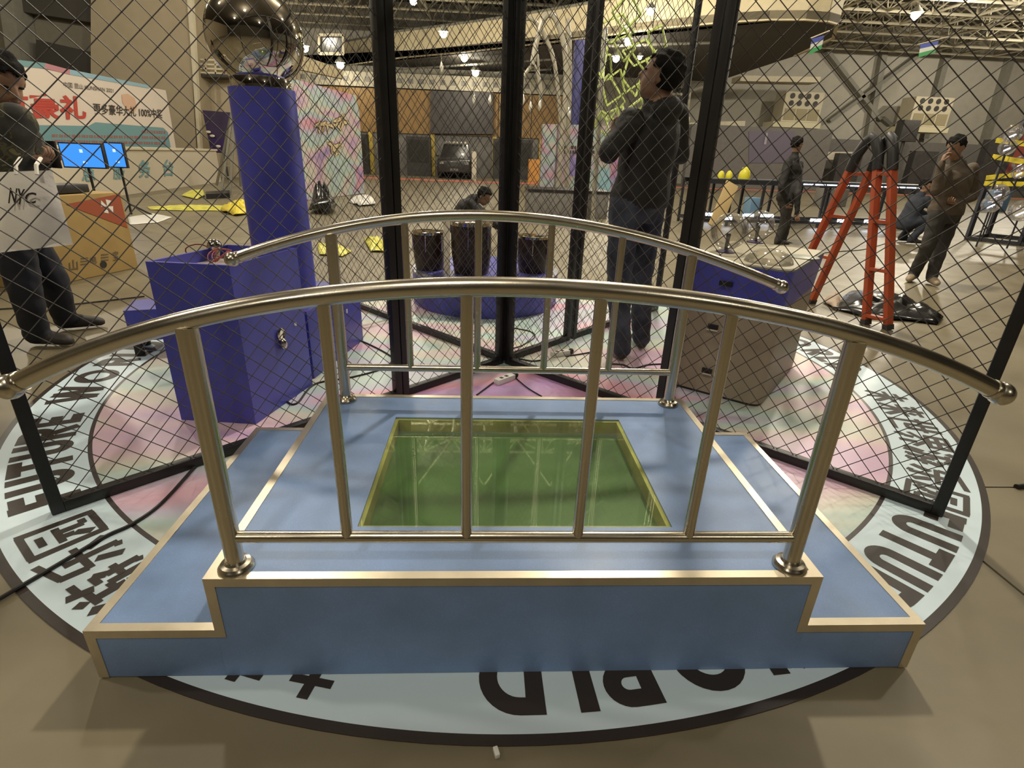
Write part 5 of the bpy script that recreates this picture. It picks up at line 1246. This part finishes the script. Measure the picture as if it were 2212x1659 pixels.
a, b = Q(1938, 318, 33), Q(1974, 318, 33); MB().b2(a.x, 33, Q(1950, 305, 33).z, b.x, 33.6, Q(1950, 258, 33).z).build('speaker_box', M_dark, ls, bevel=.03); MB().cyl(((a.x + b.x) / 2, 33.3, 0), ((a.x + b.x) / 2, 33.3, Q(1950, 300, 33).z), .09, n=10).build('pole', M_dark, ls)
# flags
def flag(px, Yf, label):
    P = [Q(x, y, Yf) for x, y in px]   # top left, top right, bottom right, bottom left
    t = thing('hanging_flag', label, 'flag', tuple((P[0] + P[2]) / 2), 'blue white green flags hung from the roof')
    for k, (m_, nm) in enumerate(((mat('flag_blue', (.06, .08, .32), .7), 'blue_stripe'), (mat('flag_white', (.5, .5, .45), .7), 'white_stripe'), (mat('flag_green', (.05, .26, .09), .7), 'green_stripe'))):
        u, v_ = k / 3, (k + 1) / 3; a, b, c, d_ = P[0].lerp(P[3], u), P[1].lerp(P[2], u), P[1].lerp(P[2], v_), P[0].lerp(P[3], v_)
        MB().slab([d_, c, b, a], (0, -1, 0), .02).build(nm, m_, t, smooth=False)
    MB().tube([P[0] - (P[1] - P[0]) * .2 + V((0, 0, .03)), P[1] + (P[1] - P[0]) * .5 + V((0, 0, .10))], .02, 6).build('flag_rod', M_offw, t)
    MB().tube([P[1] + V((0, 0, .05)), V((P[1].x, P[1].y, 7.9))], .008, 5).build('flag_cord', M_cable, t)
flag([(1754, 84), (1781, 76), (1774, 106), (1748, 118)], 20.5, 'blue white green flag hanging under the balcony end')
flag([(1989, 96), (2028, 88), (2020, 114), (1984, 124)], 30, 'blue white green flag hanging before the braced far wall')

# long exhibit table with led strips
zt_ = .92
e0 = at(1500, 487); e1 = at(2010, 497); tdv = (e1 - e0).normalized(); tdn = V((-tdv.y, tdv.x, 0))
et = thing('exhibit_table', 'long black framed exhibit table with white light strips along its base', 'table', tuple((e0 + e1) / 2))
Lt = (e1 - e0).length
def T(s, o, z): return e0 + tdv * s + tdn * o + V((0, 0, z))
M_frame = mat('dark_frame', (.022, .022, .026), .45)
for o_ in (0, .85):
    MB().beam(T(0, o_, .12), T(Lt, o_, .12), .05, .07).build('base_bar', M_frame, et, smooth=False); MB().beam(T(0, o_, zt_), T(Lt, o_, zt_), .06, .09).build('top_bar', M_frame, et, smooth=False)
for k in range(9):
    s_ = Lt * k / 8
    for o_ in (0, .85): MB().beam(T(s_, o_, 0), T(s_, o_, zt_), .05, .05).build('leg', M_frame, et, smooth=False)
    MB().beam(T(s_, 0, .12), T(s_, .85, .12), .04, .04).build('cross_bar', M_frame, et, smooth=False)
MB().hexa([T(0, 0, zt_ + .045), T(Lt, 0, zt_ + .045), T(Lt, .85, zt_ + .045), T(0, .85, zt_ + .045), T(0, 0, zt_ + .06), T(Lt, 0, zt_ + .06), T(Lt, .85, zt_ + .06), T(0, .85, zt_ + .06)]).build('table_top', mat('grey_table_top', (.10, .11, .12), .4), et, smooth=False)
for px, wp, o_ in ((1532, 26, .85), (1556, 14, .85), (1612, 26, .85), (1648, 30, .85), (1570, 16, 0), (1660, 14, .85), (1768, 44, 0), (1820, 30, 0), (1872, 16, 0), (1900, 26, 0), (1960, 14, 0)):
    s_ = (on(px, 480, e0 + tdn * o_, e1 + tdn * o_) - e0).dot(tdv); hw_ = wp / 2 / 95; MB().beam(T(s_ - hw_, o_ - .03, .17), T(s_ + hw_, o_ - .03, .17), .03, .06).build('light_strip', M_led, et, smooth=False)
for k in range(12):
    s_ = Lt * (.42 + .048 * k); MB().beam(T(s_ - .12, -.035, zt_ + .0), T(s_ + .12, -.035, zt_ + .0), .012, .018).build('edge_light', M_led, et, smooth=False)
def top_at(px, py):
    p = at(px, py, zt_ + .06); return p
def yl(px, r, hgt, label):
    p = T(max(.12, (on(px, 384, e0, e1) - e0).dot(tdv)), .40, zt_ + .06); t = tag(MB().lathe((p.x, p.y, zt_ + .06), [(r * .96, 0), (r, hgt * .12), (r * .97, hgt * .35), (r * .80, hgt * .68), (r * .5, hgt * .92), (r * .2, hgt), (.002, hgt * 1.01)], 22).build('yellow_dome', mat('yellow_dome', (.62, .56, .03), .4)), label, 'ornament', 'yellow domes on the exhibit table')
yl(1577, .075, .15, 'small yellow dome, leftmost of the three on the exhibit table'); yl(1595, .075, .16, 'small yellow dome, middle one of the three on the exhibit table'); yl(1629, .125, .25, 'biggest yellow dome, rightmost of the three on the exhibit table')
p0, p1 = Q(1548, 460, 11.7), Q(1582, 396, 12.0); tag(MB().beam(V((p0.x, p0.y, .02)), p1, .30, .04, (0, 1, .2)).build('leaning_board', mat('tan_board', (.52, .38, .18), .6), bevel=.006), 'tan board leaning against the exhibit table beside the thick right post', 'board')
for x0, x1, y0, y1, lab in ((1612, 1626, 393, 425, 'light blue box under the exhibit table near the yellow domes'),):
    p = at((x0 + x1) / 2, 470); tag(MB().box(p.x, p.y, .25, .3, .3, .5, .2).build('blue_box', mat('light_blue', (.16, .28, .40), .5), bevel=.01), lab, 'box')
p = at(2140, 455); tag(MB().box(p.x, p.y, .45, .8, .5, .9, .15).build('blue_crate', mat('sky_blue_crate', (.13, .25, .42), .5), bevel=.02), 'sky blue crate standing left of the black globe frame', 'crate')
p = at(1790, 445); tag(MB().box(p.x, p.y, .3, .9, .6, .6, .1).build('grey_crate', M_grey, bevel=.02), 'dull grey crate on the floor behind the exhibit table, left of the orange ladder', 'crate')

# black frame with glass bubbles and caution tape at the right edge
fb0 = at(2088, 518); fd = V((.55, -.83, 0)).normalized(); fn = V((.83, .55, 0))
bf = thing('bubble_frame', 'black metal frame tower with a red panel at the right edge', 'frame', tuple(fb0 + fd * .8 + fn * .6))
def Bf(s, o, z): return fb0 + fd * s + fn * o + V((0, 0, z))
HB = 1.02
for o_ in (0, 1.3):
    for s_ in (0, .85, 1.7): MB().beam(Bf(s_, o_, 0), Bf(s_, o_, HB), .07, .07).build('leg', M_frame, bf, smooth=False)
    for z in (.04, HB): MB().beam(Bf(0, o_, z), Bf(1.7, o_, z), .07, .07).build('long_bar', M_frame, bf, smooth=False)
for s_ in (0, .85, 1.7):
    for z in (.04, HB): MB().beam(Bf(s_, 0, z), Bf(s_, 1.3, z), .06, .06).build('cross_bar', M_frame, bf, smooth=False)
s_top = Q(2172, 205, 10.9); s_bot = Q(2145, 395, 10.9)
sg0, sg1 = V((s_bot.x, s_bot.y, HB)), V((s_bot.x + 1.2, s_bot.y - .35, HB)); zt2 = s_top.z
sgd = (sg1 - sg0).normalized(); sgn_ = V((sgd.y, -sgd.x, 0))
MB().slab([sg0, sg1, V((sg1.x, sg1.y, zt2)), V((sg0.x + .25, sg0.y, zt2))], sgn_, .12).build('sign_back', M_dark, bf, smooth=False)
def Sg(s, z): return sg0 + sgd * s + V((0, 0, z - HB)) + sgn_ * .006
hz = zt2 - HB
MB().slab([Sg(.13, HB + hz * .15), Sg(1.1, HB + hz * .15), Sg(1.1, HB + hz * .68), Sg(.24, HB + hz * .68)], sgn_, .005).build('red_panel', mat('brick_red', (.26, .06, .045), .5), bf, smooth=False)
mb = MB(); o_ = Sg(.30, HB + hz * .73); text_on(mb, '开', o_, sgd * .5, V((0, 0, hz * .22)), .03, sgn_, .003); mb.build('white_lettering', M_offw, bf, smooth=False)
M_tape = mat('caution_tape', (.50, .40, .02), .45, var=.35, vs=9)
for k, (a, b) in enumerate((((2152, 303), (2225, 312)), ((2144, 338), (2225, 352)), ((2130, 384), (2225, 374)), ((2126, 396), (2225, 398)))):
    P0, P1 = Q(a[0], a[1], 10.75), Q(b[0], b[1], 10.1); tag(MB().beam(P0, P1, .012, .085).build('caution_tape', M_tape, smooth=False), ['topmost', 'second', 'third', 'lowest'][k] + ' yellow caution tape band across the black frame at right', 'tape', 'caution tape bands')
for k, (x, y, r) in enumerate(((2188, 288, .155), (2176, 318, .13), (2206, 352, .14), (2202, 372, .11), (2156, 418, .17), (2142, 440, .15), (2206, 455, .18))):
    p = Q(x, y, (10.4, 9.8, 10.5, 9.7, 10.3, 9.5, 9.4)[k]); g = thing('glass_bubble', ['highest', 'second highest', 'third highest', 'fourth highest', 'fifth highest, lower left', 'sixth highest, lowest left', 'lowest right'][k] + ' clear glass bubble on the black frame at right', 'glass bubble', tuple(p), 'glass bubbles on the frame')
    MB().ball(p, r, 24, 14).build('bubble', M_globe, g); zs_ = HB if p.z - r > HB + .05 else .05; MB().cyl((p.x, p.y, zs_), (p.x, p.y, p.z - r + .01), .014, n=8).build('stem', M_frame, g); MB().cyl(p + V((-r * .5, -.03, -r * .45)), p + V((r * .4, 0, -r * .1)), .012, n=8).build('light_strip', mat('violet_led', (1, 1, 1), .3, emit=(.7, .68, 1.0), est=4), g)

# ================================================================== hanging hall lamps in view
lamps = [(958, 73, 6.0, 'above the grey screen, on the curved fascia'), (1003, 125, 6.0, 'below the curved fascia, left of the centre post'), (1027, 157, 5.5, 'lowest one just above the grey screen'),
         (735, 140, 5.6, 'between the chrome ball and the left middle post'), (658, 104, 6.0, 'touching the right edge of the chrome ball'), (893, 2, 7.2, 'at the top edge right of the left middle post'),
         (1405, 24, 6.0, 'in front of the bright fascia above the man in black'), (1354, 60, 5.9, 'small one below the bright fascia lamp'), (1357, 88, 5.8, 'second below the bright fascia lamp'), (1331, 126, 5.5, 'brightest low one left of the man in black'),
         (1382, 124, 5.5, 'smallest one just left of the head of the man in black'), (1978, 33, 7.0, 'alone before the roof truss at right')]
for x, y, z, where in lamps:
    p = at(x, y, z); s_ = (p - CAM).length / 28
    t = thing('hall_lamp', 'glowing hanging hall lamp ' + where, 'lamp', tuple(p), 'hanging hall lamps')
    r = .155 * s_ * (.6 if 'small' in where else 1)
    MB().ball(p, r, 18, 10).build('bulb', M_bulb, t)
    MB().lathe(p + V((0, 0, r * .7)), [(r * 1.5, -r * .2), (r * 1.1, r * .4), (r * .5, r * 1.0), (r * .3, r * 1.3)], 16).build('shade', M_steelgrey, t)
    MB().tube([p + V((0, 0, r * 1.8)), V((p.x, p.y, 7.9))], .012, 5).build('cord', M_cable, t)
    l = point('lamp_light', (0, 0, -r * 1.25), 150, .12, (1, .9, .68)); l.parent = t
